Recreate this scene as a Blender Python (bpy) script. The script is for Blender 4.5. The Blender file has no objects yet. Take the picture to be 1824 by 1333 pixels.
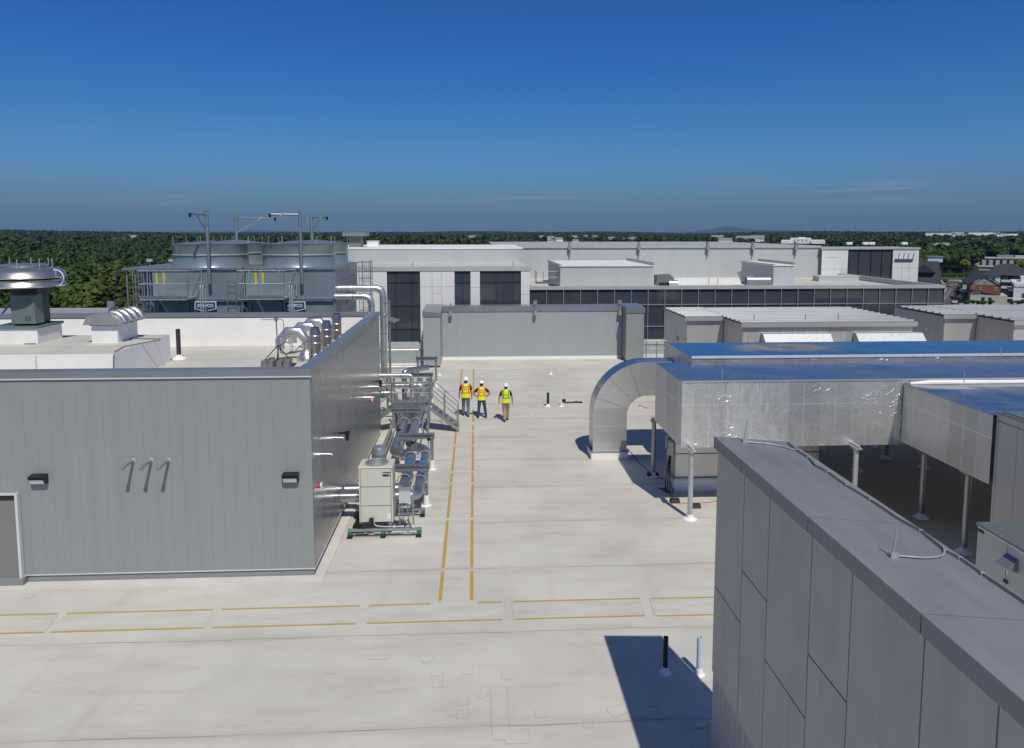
import bpy, bmesh, math, random
import numpy as np
from mathutils import Vector, Matrix, noise as mnoise
R_ = math.radians
random.seed(7)
S = bpy.context.scene
COL = S.collection
# ---------------------------------------------------------------- camera
CAM_H = 8.6
YAW, PITCH, FPX = 2.9386, 5.400, 1280.0
cam = bpy.data.cameras.new('camera'); camo = bpy.data.objects.new('camera', cam); COL.objects.link(camo)
camo.location = (0, 0, CAM_H); camo.rotation_euler = (R_(90-PITCH), 0, R_(-YAW))
cam.sensor_width = 36; cam.lens = FPX/1824*36
cam.shift_y = -(666.5-534.0)/1824
cam.clip_start = 0.1; cam.clip_end = 90000
S.camera = camo
# ---------------------------------------------------------------- sky and sun
W = bpy.data.worlds.new('World'); S.world = W; W.use_nodes = True
SUN = Vector((0.185, -0.685, 1.0)).normalized()
wn = W.node_tree; wn.nodes.clear()
def wnode(t, **k):
    n = wn.nodes.new(t)
    for a, b in k.items(): setattr(n, a, b)
    return n
w_out = wnode('ShaderNodeOutputWorld'); w_bg = wnode('ShaderNodeBackground')
sky = wnode('ShaderNodeTexSky', sky_type='NISHITA', sun_disc=False)
sky.sun_elevation = math.asin(SUN.z); sky.sun_rotation = math.atan2(SUN.x, SUN.y)
sky.air_density = 1.0; sky.dust_density = 0.6; sky.ozone_density = 2.5; sky.altitude = 200
w_bg.inputs['Strength'].default_value = 0.085
tc = wnode('ShaderNodeTexCoord'); sx = wnode('ShaderNodeSeparateXYZ')
ramp = wnode('ShaderNodeValToRGB')
er = ramp.color_ramp; er.interpolation = 'LINEAR'
def stop(p, c):
    e = er.elements.new(p); e.color = (*c, 1)
er.elements[0].position = 0.0; er.elements[0].color = (0.46, 0.66, 0.80, 1)
er.elements[1].position = 1.0; er.elements[1].color = (0.42, 0.54, 0.74, 1)
for p_, c_ in ((0.012, (.46, .66, .80)), (0.044, (.33, .56, .83)), (0.08, (.29, .60, .96)), (0.113, (.255, .58, 1.0)), (0.1465, (.20, .545, 1.0)), (0.21, (.13, .48, 1.0)), (0.27, (.114, .445, .99)), (0.45, (.27, .48, .84))): stop(p_, c_)
mul = wnode('ShaderNodeMix', data_type='RGBA', blend_type='MULTIPLY'); mul.inputs[0].default_value = 1.0
L = wn.links.new
L(tc.outputs['Generated'], sx.inputs[0]); L(sx.outputs['Z'], ramp.inputs[0])
L(sky.outputs[0], mul.inputs[6]); L(ramp.outputs[0], mul.inputs[7])
# thin cirrus low over the horizon
mp = wnode('ShaderNodeMapping'); mp.inputs['Scale'].default_value = (3.0, 3.0, 90.0)
cn = wnode('ShaderNodeTexNoise'); cn.inputs['Scale'].default_value = 1.6; cn.inputs['Detail'].default_value = 6
cr = wnode('ShaderNodeMapRange'); cr.inputs[1].default_value = 0.55; cr.inputs[2].default_value = 0.76; cr.inputs[3].default_value = 0; cr.inputs[4].default_value = 0.30
band = wnode('ShaderNodeValToRGB'); bb = band.color_ramp
bb.elements[0].position = 0.020; bb.elements[0].color = (0, 0, 0, 1); bb.elements[1].position = 0.075; bb.elements[1].color = (0, 0, 0, 1)
e = bb.elements.new(0.05); e.color = (1, 1, 1, 1)
cm = wnode('ShaderNodeMath', operation='MULTIPLY'); mx = wnode('ShaderNodeMix', data_type='RGBA')
mx.inputs[7].default_value = (8.5, 8.3, 8.4, 1)
L(tc.outputs['Generated'], mp.inputs[0]); L(mp.outputs[0], cn.inputs[0]); L(cn.outputs[0], cr.inputs[0])
L(sx.outputs['Z'], band.inputs[0]); L(cr.outputs[0], cm.inputs[0]); L(band.outputs[0], cm.inputs[1])
L(cm.outputs[0], mx.inputs[0]); L(mul.outputs[2], mx.inputs[6]); L(mx.outputs[2], w_bg.inputs[0]); L(w_bg.outputs[0], w_out.inputs[0])
sl = bpy.data.lights.new('sun', 'SUN'); sl.energy = 3.7; sl.angle = R_(0.5); sl.color = (1.0, 0.945, 0.83)
so = bpy.data.objects.new('sun', sl); COL.objects.link(so); so.rotation_euler = SUN.to_track_quat('Z', 'Y').to_euler()
S.view_settings.view_transform = 'Standard'; S.view_settings.look = 'None'; S.view_settings.exposure = 0.0; S.view_settings.gamma = 1
S.render.engine = 'CYCLES'
S.cycles.max_bounces = 6; S.cycles.volume_bounces = 0
# ---------------------------------------------------------------- measuring helpers: a sight line met with a known plane
_p, _y = R_(PITCH), R_(YAW)
_f = Vector((math.sin(_y)*math.cos(_p), math.cos(_y)*math.cos(_p), -math.sin(_p)))
_r = Vector((math.cos(_y), -math.sin(_y), 0)); _u = _r.cross(_f); _C = Vector((0, 0, CAM_H))
def ray(px, py): return _f + _r*((px-912)/FPX) - _u*((py-534)/FPX)
def atz(px, py, z=0.0): d = ray(px, py); return _C + d*((z-CAM_H)/d.z)
def aty(px, py, Y): d = ray(px, py); return _C + d*(Y/d.y)
# ---------------------------------------------------------------- materials
MATS = {}
class NT:
    def __init__(s, name):
        s.m = bpy.data.materials.new(name); s.m.use_nodes = True; s.t = s.m.node_tree; s.b = s.t.nodes['Principled BSDF']; s.co = None; MATS[name] = s.m
    def n(s, t, **k):
        x = s.t.nodes.new(t)
        for a, b in k.items(): setattr(x, a, b)
        return x
    def l(s, a, b): s.t.links.new(a, b)
    def obj(s):
        if s.co is None: s.co = s.n('ShaderNodeTexCoord').outputs['Object']
        return s.co
    def val(s, v): x = s.n('ShaderNodeValue'); x.outputs[0].default_value = v; return x.outputs[0]
    def math(s, op, a, b=None, c=None):
        x = s.n('ShaderNodeMath', operation=op)
        for i, q in enumerate((a, b, c)):
            if q is None: continue
            if isinstance(q, (int, float)): x.inputs[i].default_value = q
            else: s.l(q, x.inputs[i])
        return x.outputs[0]
    def xyz(s, vec=None):
        x = s.n('ShaderNodeSeparateXYZ'); s.l(vec or s.obj(), x.inputs[0]); return x.outputs
    def noise(s, scale, detail=4, rough=0.55, stretch=None, vec=None, dist=0):
        x = s.n('ShaderNodeTexNoise'); x.inputs['Scale'].default_value = scale; x.inputs['Detail'].default_value = detail; x.inputs['Roughness'].default_value = rough; x.inputs['Distortion'].default_value = dist
        v = vec or s.obj()
        if stretch:
            mp = s.n('ShaderNodeMapping'); mp.inputs['Scale'].default_value = stretch; s.l(v, mp.inputs[0]); v = mp.outputs[0]
        s.l(v, x.inputs['Vector']); return x.outputs[0]
    def rng(s, v, a, b, c, d):
        x = s.n('ShaderNodeMapRange'); s.l(v, x.inputs[0])
        for i, q in enumerate((a, b, c, d)): x.inputs[i+1].default_value = q
        return x.outputs[0]
    def mix(s, fac, a, b, mode='MIX'):
        x = s.n('ShaderNodeMix', data_type='RGBA', blend_type=mode)
        for i, q in ((0, fac), (6, a), (7, b)):
            if isinstance(q, (int, float)): x.inputs[i].default_value = q
            elif isinstance(q, tuple): x.inputs[i].default_value = (*q, 1)
            else: s.l(q, x.inputs[i])
        return x.outputs[2]
    def line(s, coord, spacing, width, off=0.0):      # 1 on a thin line every `spacing`
        a = s.math('ADD', coord, off); a = s.math('DIVIDE', a, spacing); a = s.math('FRACT', a); a = s.math('SUBTRACT', a, 0.5); a = s.math('ABSOLUTE', a)
        return s.math('GREATER_THAN', a, 0.5-width/spacing/2)
    def bump(s, h, strength=0.3, dist=0.01):
        x = s.n('ShaderNodeBump'); x.inputs['Strength'].default_value = strength; x.inputs['Distance'].default_value = dist; s.l(h, x.inputs['Height']); s.l(x.outputs[0], s.b.inputs['Normal'])
    def fin(s, col=None, rough=None, metal=None, spec=None, coat=None):
        for k, v in (('Base Color', col), ('Roughness', rough), ('Metallic', metal), ('Specular IOR Level', spec), ('Coat Weight', coat)):
            if v is None: continue
            if isinstance(v, (int, float)): s.b.inputs[k].default_value = v
            elif isinstance(v, tuple): s.b.inputs[k].default_value = (*v, 1)
            else: s.l(v, s.b.inputs[k])
        return s.m
def simple(name, col, rough=0.6, metal=0.0, var=0.12, nscale=3.0, bump=0.0, spec=0.5):
    t = NT(name); n = t.noise(nscale, 5)
    c = t.mix(t.rng(n, 0.3, 0.7, 0, 1), tuple(x*(1-var) for x in col), tuple(min(1, x*(1+var)) for x in col))
    if bump: t.bump(t.noise(nscale*6, 3), bump, 0.01)
    return t.fin(c, t.rng(n, 0.3, 0.7, max(0.03, rough-0.06), min(1, rough+0.06)), metal, spec)

# roof membrane: rolls laid across, welded seams, grime streaks
t = NT('roof_membrane'); o = t.xyz()
n1 = t.noise(0.35, 6); n2 = t.noise(1.0, 7, 0.65, (0.35, 2.2, 1)); n3 = t.noise(9, 4, 0.7); n4 = t.noise(0.10, 3)
c = t.mix(t.rng(n1, 0.3, 0.7, 0, 1), (0.495, 0.48, 0.44), (0.625, 0.61, 0.57))
c = t.mix(t.rng(n2, 0.48, 0.76, 0, 0.55), c, (0.44, 0.395, 0.325))
c = t.mix(t.rng(n4, 0.5, 0.7, 0, 0.35), c, (0.50, 0.47, 0.415))
c = t.mix(t.rng(n3, 0.60, 0.78, 0, 0.35), c, (0.34, 0.31, 0.27))
n6 = t.noise(0.8, 8, 0.75, (0.25, 3.0, 1)); c = t.mix(t.rng(n6, 0.62, 0.72, 0, 0.35), c, (0.64, 0.63, 0.61)); n7 = t.noise(38, 2, .5); c = t.mix(t.rng(n7, 0.745, 0.78, 0, 0.6), c, (0.12, 0.11, 0.10))
n8 = t.noise(0.9, 7, .7, (2.2, 0.22, 1)); c = t.mix(t.rng(n8, 0.56, 0.72, 0, 0.32), c, (0.43, 0.385, 0.32)); pd = t.noise(0.23, 4, .5, (0.5, 1.4, 1)); c = t.mix(t.rng(pd, 0.60, 0.66, 0, 0.3), c, (0.47, 0.42, 0.345))
wob = t.math('MULTIPLY', t.math('SUBTRACT', t.noise(0.5, 3), 0.5), 0.16)
yy = t.math('ADD', o[1], wob)
sm = t.line(yy, 2.95, 0.03, 0.0); sm2 = t.line(yy, 2.95, 0.02, -0.14)
sx3 = t.line(o[0], 15.2, 0.02, 3.1)
gr = t.math('ABSOLUTE', t.math('SUBTRACT', t.math('FRACT', t.math('DIVIDE', yy, 2.95)), 0.5))
grime = t.math('MULTIPLY', t.rng(gr, 0.40, 0.5, 0, 1), t.rng(t.noise(1.2, 6, 0.7, (0.3, 1.5, 1)), 0.42, 0.66, 0, 0.5))
c = t.mix(grime, c, (0.36, 0.33, 0.28))
c = t.mix(t.math('MULTIPLY', sm, t.rng(t.noise(0.7, 3), 0.35, 0.6, 0.12, 0.6)), c, (0.18, 0.165, 0.14))
bounce_mask = t.math('MULTIPLY', t.rng(o[0], 7.5, 10.5, 0, 1), t.math('MULTIPLY', t.rng(o[1], 18.0, 20.5, 0, 1), t.rng(o[1], 34, 38, 1, 0)))
c = t.mix(t.math('MULTIPLY', bounce_mask, t.rng(n2, .3, .7, .75, .95)), c, (0.50, 0.355, 0.20))  # warm bounced light under the ducts, painted into the membrane colour
c = t.mix(t.math('MULTIPLY', sm2, 0.35), c, (0.60, 0.59, 0.57))
c = t.mix(t.math('MULTIPLY', sx3, 0.10), c, (0.25, 0.23, 0.2))
t.bump(t.math('ADD', t.math('MULTIPLY', sm, 0.6), t.noise(2.2, 5)), 0.25, 0.02)
t.fin(c, 0.62, 0, 0.3)
simple('white_flashing', (0.80, 0.79, 0.765), 0.5, var=0.05, nscale=1.2, bump=0.1)
simple('flashing_weathered', (0.60, 0.585, 0.555), 0.55, 0, 0.10, 0.9, 0.1)
t = NT('patch_edge'); t.fin(t.mix(t.rng(t.noise(3, 4), .35, .65, 0, 1), (0.36, 0.34, 0.31), (0.48, 0.46, 0.43)), 0.8)
simple('patch_sheet', (0.54, 0.53, 0.505), 0.6, var=0.05, nscale=2)
t = NT('walkway_pad'); o = t.xyz()
t.fin(t.mix(t.rng(t.noise(1.4, 6, .65, (0.5, 2, 1)), 0.4, 0.7, 0, 1), (0.565, 0.55, 0.515), (0.49, 0.46, 0.40)), 0.7)
t.bump(t.noise(60, 1), 0.2, 0.004)
t = NT('yellow_stripe'); t.fin(t.mix(t.rng(t.noise(4, 6, .7), 0.45, 0.75, 0, 0.7), (0.46, 0.32, 0.035), (0.48, 0.40, 0.22)), 0.6)
# insulated metal wall panels: vertical joints and micro ribs
def panel_mat(name, axis, spacing, col, rough=0.28, jw=0.012, ribs=True, metal=0.0, joint=0.45, spec=0.5, amp=1.0, bs=0.5):
    t = NT(name); o = t.xyz(); a = o[axis]
    j = t.line(a, spacing, jw)
    idx = t.math('FLOOR', t.math('ADD', t.math('DIVIDE', a, spacing), 0.5))
    wn_ = t.n('ShaderNodeTexWhiteNoise', noise_dimensions='1D'); t.l(idx, wn_.inputs['W'])
    c = t.mix(t.rng(wn_.outputs[0], 0, 1, 0, 1), tuple(x*0.975 for x in col), tuple(x*1.02 for x in col))
    c = t.mix(t.rng(t.noise(0.9, 5, .6, (1, 1, 0.25)), 0.4, 0.7, 0, 0.14), c, tuple(x*0.85 for x in col))
    c = t.mix(t.math('MULTIPLY', j, joint), c, tuple(x*0.35 for x in col))
    h = t.math('SUBTRACT', 1.0, j)
    if ribs:
        w = t.math('SINE', t.math('MULTIPLY', a, 2*math.pi/(spacing/6)))
        h = t.math('ADD', h, t.math('MULTIPLY', w, 0.09*amp))
        fr_ = t.math('SUBTRACT', t.math('FRACT', t.math('ADD', t.math('DIVIDE', a, spacing), 0.5)), 0.5)
        h = t.math('ADD', h, t.math('MULTIPLY', t.math('MULTIPLY', fr_, t.math('SUBTRACT', wn_.outputs[0], 0.5)), 1.6*amp))
    h = t.math('ADD', h, t.math('MULTIPLY', t.noise(1.1, 3, .5, (1, 1, 0.35)), 0.9)); h = t.math('ADD', h, t.math('MULTIPLY', t.noise(9, 2, .5, (1, 1, 0.012)), (amp-1)*.9))
    t.bump(h, bs, 0.006)
    t.fin(c, rough, metal, spec); return t.m
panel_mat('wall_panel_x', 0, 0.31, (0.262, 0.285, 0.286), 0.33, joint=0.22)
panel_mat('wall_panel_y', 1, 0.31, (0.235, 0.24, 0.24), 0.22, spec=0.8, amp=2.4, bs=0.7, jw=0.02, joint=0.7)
panel_mat('screen_panel', 0, 0.31, (0.325, 0.36, 0.37), 0.4, joint=0.25)
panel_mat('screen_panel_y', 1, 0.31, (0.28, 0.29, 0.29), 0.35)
panel_mat('pale_panel', 0, 0.9, (0.46, 0.49, 0.49), 0.5, 0.02, ribs=False, joint=0.10)
panel_mat('pale_panel_y', 1, 0.9, (0.35, 0.36, 0.36), 0.5, 0.03, ribs=False, joint=0.3)
panel_mat('equipment_panel', 1, 0.62, (0.56, 0.53, 0.475), 0.3, 0.02, ribs=False, joint=0.6)
panel_mat('equipment_panel_x', 0, 0.9, (0.58, 0.58, 0.58), 0.3, 0.03, ribs=False, joint=-0.0, metal=0.5)
panel_mat('curb_rib', 1, 0.2, (0.36, 0.37, 0.37), 0.4, 0.02)
simple('coping_metal', (0.27, 0.30, 0.325), 0.36, 0.5, 0.06, 0.8)
simple('coping_dull', (0.44, 0.45, 0.45), 0.5, 0.1, 0.06, 0.8)
simple('trim_white', (0.70, 0.71, 0.72), 0.35, 0.3, 0.04)
simple('concrete_base', (0.40, 0.40, 0.39), 0.8, 0, 0.08, 2)
t = NT('fibre_panel'); o = t.xyz()
c = t.mix(t.rng(t.noise(1.6, 7, .62, (1, 1, 0.6)), 0.35, 0.68, 0, 1), (0.47, 0.445, 0.385), (0.54, 0.51, 0.445))
c = t.mix(t.rng(t.noise(40, 3), 0.55, 0.75, 0, 0.25), c, (0.40, 0.385, 0.35)); c = t.mix(t.rng(t.noise(1.0, 6, .7, (7, 7, 0.28)), 0.50, 0.72, 0, 0.5), c, (0.38, 0.37, 0.34)); t.bump(t.noise(35, 4), 0.15, 0.004); t.fin(c, 0.75)
t = NT('fibre_coping'); c = t.mix(t.rng(t.noise(0.8, 7, .62, (2.2, 0.5, 1)), 0.35, 0.68, 0, 1), (0.165, 0.174, 0.185), (0.225, 0.234, 0.248))
c = t.mix(t.rng(t.noise(14, 4, .7), 0.62, 0.75, 0, 0.4), c, (0.12, 0.12, 0.13)); t.bump(t.noise(5, 4), 0.05, 0.01); t.fin(c, 0.55)
simple('fascia_grey', (0.25, 0.255, 0.26), 0.55, 0.1, 0.05, 2)
simple('white_panel', (0.70, 0.70, 0.69), 0.6, 0, 0.03, 0.4)
simple('joint_dark', (0.02, 0.02, 0.022), 0.8, 0, 0.1)
t = NT('facade_glass'); t.fin(t.mix(t.rng(t.noise(0.35, 3), .3, .7, 0, 1), (0.042, 0.052, 0.068), (0.058, 0.070, 0.086)), 0.06, 0, 0.6); t.bump(t.noise(0.9, 2), 0.06, 0.03)
simple('mullion', (0.42, 0.44, 0.45), 0.35, 0.5, 0.05)
simple('mullion_dark', (0.03, 0.035, 0.045), 0.4, 0.3, 0.05)
# foil cladding on the ducts
def foil(name, base, rough, seam_axis, sp, wr=0.5, metal=0.85, off=0.0, zseam=None):
    t = NT(name); o = t.xyz()
    w = t.noise(1.1, 6, 0.55, None, None, 0.9); cr1 = t.rng(t.math('ABSOLUTE', t.math('SUBTRACT', t.noise(1.5, 3, .5, (1, 1, 1.3), None, 1.2), 0.5)), 0, 0.03, 1, 0); w = t.math('ADD', w, t.math('MULTIPLY', t.math('MULTIPLY', cr1, t.rng(t.noise(.5, 2), .45, .65, 0, 1)), .28)); w2 = t.noise(0.6, 3); w3 = t.noise(1.0, 5, 0.7, (5, 5, 0.7))
    s1 = t.line(t.math('ADD', o[seam_axis], t.math('MULTIPLY', w2, 0.06)), sp, 0.03, off)
    h = t.math('ADD', t.math('MULTIPLY', t.rng(w, .35, .7, 0, 1), 0.6), t.math('MULTIPLY', w2, 1.4)); h = t.math('ADD', h, t.math('MULTIPLY', s1, 0.25)); h = t.math('ADD', h, t.math('MULTIPLY', w3, 0.3))
    idx = t.math('FLOOR', t.math('ADD', t.math('DIVIDE', t.math('ADD', o[seam_axis], off), sp), 0.5))
    wn_ = t.n('ShaderNodeTexWhiteNoise', noise_dimensions='1D'); t.l(idx, wn_.inputs['W'])
    c = t.mix(t.rng(wn_.outputs[0], 0, 1, 0, 1), tuple(x*0.80 for x in base), base)
    c = t.mix(t.math('MULTIPLY', s1, 0.5), c, tuple(min(1, x*1.3) for x in base))
    if zseam:
        s2 = t.line(t.math('ADD', o[2], t.math('MULTIPLY', w2, 0.03)), 20, 0.03, -zseam); c = t.mix(t.math('MULTIPLY', s2, 0.6), c, tuple(min(1, x*1.35) for x in base)); h = t.math('ADD', h, t.math('MULTIPLY', s2, 0.4))
    c = t.mix(t.rng(w3, 0.55, 0.75, 0, 0.3), c, tuple(x*0.7 for x in base))
    t.bump(h, wr, 0.05); t.fin(c, rough, metal); return t.m
foil('foil_side', (0.76, 0.76, 0.75), 0.33, 0, 0.97, 0.65, 0.72, 0.1, 3.42)
foil('foil_end', (0.66, 0.655, 0.63), 0.42, 1, 1.1, 0.30, 0.6, 0, 3.42)
t = NT('foil_top'); o = t.xyz(); nz = t.noise(0.7, 6, .65, (0.5, 1.3, 1)); nk = t.noise(1.3, 7, .7, (0.25, 3, 1)); c = t.mix(t.rng(nz, .35, .65, 0, 1), (0.26, 0.28, 0.32), (0.46, 0.45, 0.44)); c = t.mix(t.rng(nk, .62, .70, 0, .8), c, (0.8, 0.8, 0.8)); ws = t.line(t.math('ADD', o[0], t.math('MULTIPLY', o[1], .15)), 2.4, .03); c = t.mix(t.math('MULTIPLY', ws, .5), c, (0.2, 0.22, 0.26)); t.bump(t.math('ADD', t.noise(0.9, 4), t.math('MULTIPLY', ws, .4)), 0.22, 0.05); t.fin(c, t.rng(nz, .35, .7, .14, .36), t.rng(nk, .62, .70, .86, .35))  # pale streaks in the colour stand in for glints on the sheet
foil('foil_elbow', (0.62, 0.615, 0.60), 0.38, 2, 1.3, 0.18, 0.65)
t = NT('foil_stain'); c = t.mix(t.rng(t.noise(0.55, 5, .6, (1, 1.4, 1)), 0.42, 0.62, 0, 1), (0.55, 0.58, 0.63), (0.30, 0.22, 0.16)); t.bump(t.noise(.6, 4), 0.06, 0.05); t.fin(c, 0.16, 0.9)
simple('rib_valley_shade', (0.15, 0.155, 0.16), 0.5, 0.3, 0.15, 0.6)  # dark valley colour paints in the shadow between the roof ribs
simple('shaft_dark', (0.07, 0.075, 0.078), 0.45, 0.3, 0.1, 3)
simple('galvanised', (0.36, 0.385, 0.40), 0.42, 0.75, 0.14, 6)
simple('galvanised_pale', (0.50, 0.52, 0.53), 0.5, 0.55, 0.12, 8)
simple('tower_steel', (0.31, 0.37, 0.39), 0.36, 0.55, 0.10, 0.7)
simple('tower_steel_dark', (0.25, 0.30, 0.32), 0.45, 0.4, 0.12, 0.9)
simple('aluminium', (0.62, 0.61, 0.60), 0.33, 0.85, 0.04, 2)
simple('jacket_steel', (0.72, 0.71, 0.69), 0.34, 0.85, 0.08, 2, 0.05)
simple('stack_steel', (0.36, 0.345, 0.33), 0.28, 0.9, 0.12, 3, 0.05)
simple('pipe_jacket_dull', (0.42, 0.44, 0.47), 0.30, 0.85, 0.10, 2, 0.08)
t = NT('spun_aluminium'); t.bump(t.math('SINE', t.math('MULTIPLY', t.xyz()[2], 160)), 0.04, 0.004); t.fin((0.62, 0.61, 0.60), 0.30, 0.9)
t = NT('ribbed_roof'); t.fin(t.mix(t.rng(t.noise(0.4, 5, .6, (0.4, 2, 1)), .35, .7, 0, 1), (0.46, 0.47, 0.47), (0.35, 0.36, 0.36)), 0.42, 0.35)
simple('strut', (0.30, 0.32, 0.33), 0.45, 0.7, 0.12, 8)
simple('black_plastic', (0.012, 0.012, 0.013), 0.5, 0, 0.2)
simple('cable_grey', (0.10, 0.105, 0.115), 0.5, 0, 0.1)
simple('pvc_blue', (0.50, 0.60, 0.70), 0.4, 0, 0.04)
simple('beige_paint', (0.56, 0.555, 0.49), 0.4, 0, 0.03, 2)
simple('beige_dark', (0.40, 0.395, 0.35), 0.5, 0, 0.05, 2)
simple('unit_grey', (0.50, 0.52, 0.49), 0.45, 0, 0.04, 2)
t = NT('unit_top'); t.fin(t.mix(t.rng(t.noise(7, 5, .7), .60, .7, 0, 1), (0.16, 0.19, 0.205), (0.45, 0.47, 0.48)), 0.3, 0.3)
simple('green_grey', (0.15, 0.19, 0.175), 0.4, 0.1, 0.06, 3)
simple('hood_grey', (0.34, 0.35, 0.345), 0.35, 0.3, 0.05, 3)
simple('rubber_green', (0.015, 0.16, 0.10), 0.6, 0, 0.2, 20)
simple('red_plastic', (0.55, 0.02, 0.02), 0.35)
simple('white_plastic', (0.72, 0.72, 0.70), 0.4, 0, 0.03)
simple('lamp_lens', (0.66, 0.70, 0.72), 0.15, 0, 0.03)
simple('yellow_paint', (0.62, 0.47, 0.02), 0.5)
simple('sign_blue', (0.012, 0.085, 0.17), 0.4)
simple('tag_blue', (0.02, 0.20, 0.42), 0.4)
simple('concrete_block', (0.17, 0.165, 0.155), 0.9, 0, 0.2, 14, 0.3)
simple('shutter', (0.20, 0.197, 0.193), 0.4, 0, 0.04, 1)
simple('rust_debris', (0.05, 0.033, 0.027), 0.9, 0, 0.3, 9)
simple('pipe_white', (0.70, 0.69, 0.66), 0.4, 0, 0.04)
# people
simple('skin', (0.36, 0.20, 0.135), 0.55, 0, 0.06, 20)
simple('hair_dark', (0.02, 0.014, 0.01), 0.7)
simple('shirt_black', (0.012, 0.011, 0.013), 0.85)
simple('jeans_light', (0.105, 0.165, 0.215), 0.85, 0, 0.3, 14)
simple('jeans_dark', (0.028, 0.055, 0.10), 0.85, 0, 0.3, 14)
simple('khaki', (0.33, 0.245, 0.155), 0.85, 0, 0.1, 14)
simple('vest_lime', (0.58, 0.80, 0.015), 0.6, 0, 0.06, 9)
simple('vest_yellow', (0.78, 0.78, 0.015), 0.6, 0, 0.06, 9)
simple('tape_orange', (0.85, 0.16, 0.035), 0.5)
simple('tape_green', (0.10, 0.30, 0.17), 0.5)
simple('tape_silver', (0.45, 0.52, 0.48), 0.4)
simple('print_dark', (0.03, 0.06, 0.01), 0.8)
simple('boot_dark', (0.02, 0.018, 0.02), 0.6)
simple('helmet_white', (0.78, 0.77, 0.80), 0.3, 0, 0.02)
# land
t = NT('terrain'); n1 = t.noise(0.0022, 8, .6); n2 = t.noise(0.012, 6, .65)
c = t.mix(t.rng(n1, .40, .6, 0, 1), (0.020, 0.042, 0.014), (0.032, 0.062, 0.018)); c = t.mix(t.rng(n2, .60, .68, 0, .5), c, (0.09, 0.10, 0.05)); t.bump(n2, 1.0, 20); t.fin(c, 0.95, 0, 0.1)
t = NT('crown_leaf'); oi = t.n('ShaderNodeObjectInfo'); ge = t.n('ShaderNodeNewGeometry')
c = t.mix(t.rng(oi.outputs['Random'], 0, 1, 0, 1), (0.014, 0.036, 0.009), (0.048, 0.082, 0.012))
c = t.mix(t.math('MULTIPLY', ge.outputs['Random Per Island'], .7), c, t.mix(0.4, c, (0.065, 0.11, 0.018)))
t.fin(c, 0.6, 0, 0.25)
t = NT('forest_leaf'); ge = t.n('ShaderNodeNewGeometry'); pn = t.noise(0.035, 3, .6); pn2 = t.noise(0.004, 4, .6)
c = t.mix(t.rng(pn, .35, .65, 0, 1), (0.012, 0.032, 0.010), (0.036, 0.066, 0.014)); c = t.mix(t.rng(pn2, .4, .65, 0, .6), c, (0.020, 0.048, 0.02))
c = t.mix(t.math('MULTIPLY', ge.outputs['Random Per Island'], 0.35), c, (0.055, 0.09, 0.02)); t.fin(c, 0.65, 0, 0.2)
simple('bark', (0.09, 0.07, 0.05), 0.9)
simple('bright_leaf', (0.10, 0.17, 0.015), 0.7, 0, 0.25, 0.8)
simple('asphalt', (0.075, 0.075, 0.082), 0.85, 0, 0.12, 0.2)
simple('lot_concrete', (0.30, 0.29, 0.26), 0.85, 0, 0.1, 0.2)
simple('brick_paving', (0.14, 0.08, 0.065), 0.85, 0, 0.15, 0.6)
simple('grass', (0.055, 0.095, 0.025), 0.9, 0, 0.25, 0.15)
t = NT('brick'); bt = t.n('ShaderNodeTexBrick'); bt.inputs['Scale'].default_value = 3.0; t.l(t.obj(), bt.inputs['Vector']); bt.inputs['Color1'].default_value = (0.26, 0.06, 0.035, 1); bt.inputs['Color2'].default_value = (0.18, 0.04, 0.025, 1); bt.inputs['Mortar'].default_value = (0.25, 0.15, 0.12, 1); t.fin(bt.outputs[0], 0.85)
simple('shingle', (0.040, 0.040, 0.052), 0.85, 0, 0.15, 0.8)
simple('render_pale', (0.48, 0.46, 0.41), 0.8, 0, 0.06, 0.4)
simple('render_white', (0.66, 0.68, 0.70), 0.7, 0, 0.04, 0.4)
simple('gable_grey', (0.33, 0.32, 0.28), 0.8, 0, 0.04, 0.4)
simple('navy_cladding', (0.03, 0.04, 0.06), 0.7, 0, 0.1, 0.6)
simple('far_white', (0.82, 0.82, 0.80), 0.8, 0, 0.06, 0.05)
simple('mountain_wood', (0.03, 0.06, 0.03), 0.95, 0, 0.2, 0.001)
def carpaint(n, c): simple(n, c, 0.25, 0.2, 0.02)
carpaint('car_white', (0.7, 0.7, 0.7)); carpaint('car_dark', (0.03, 0.03, 0.035)); carpaint('car_silver', (0.35, 0.36, 0.38)); carpaint('car_red', (0.3, 0.03, 0.03))

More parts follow.
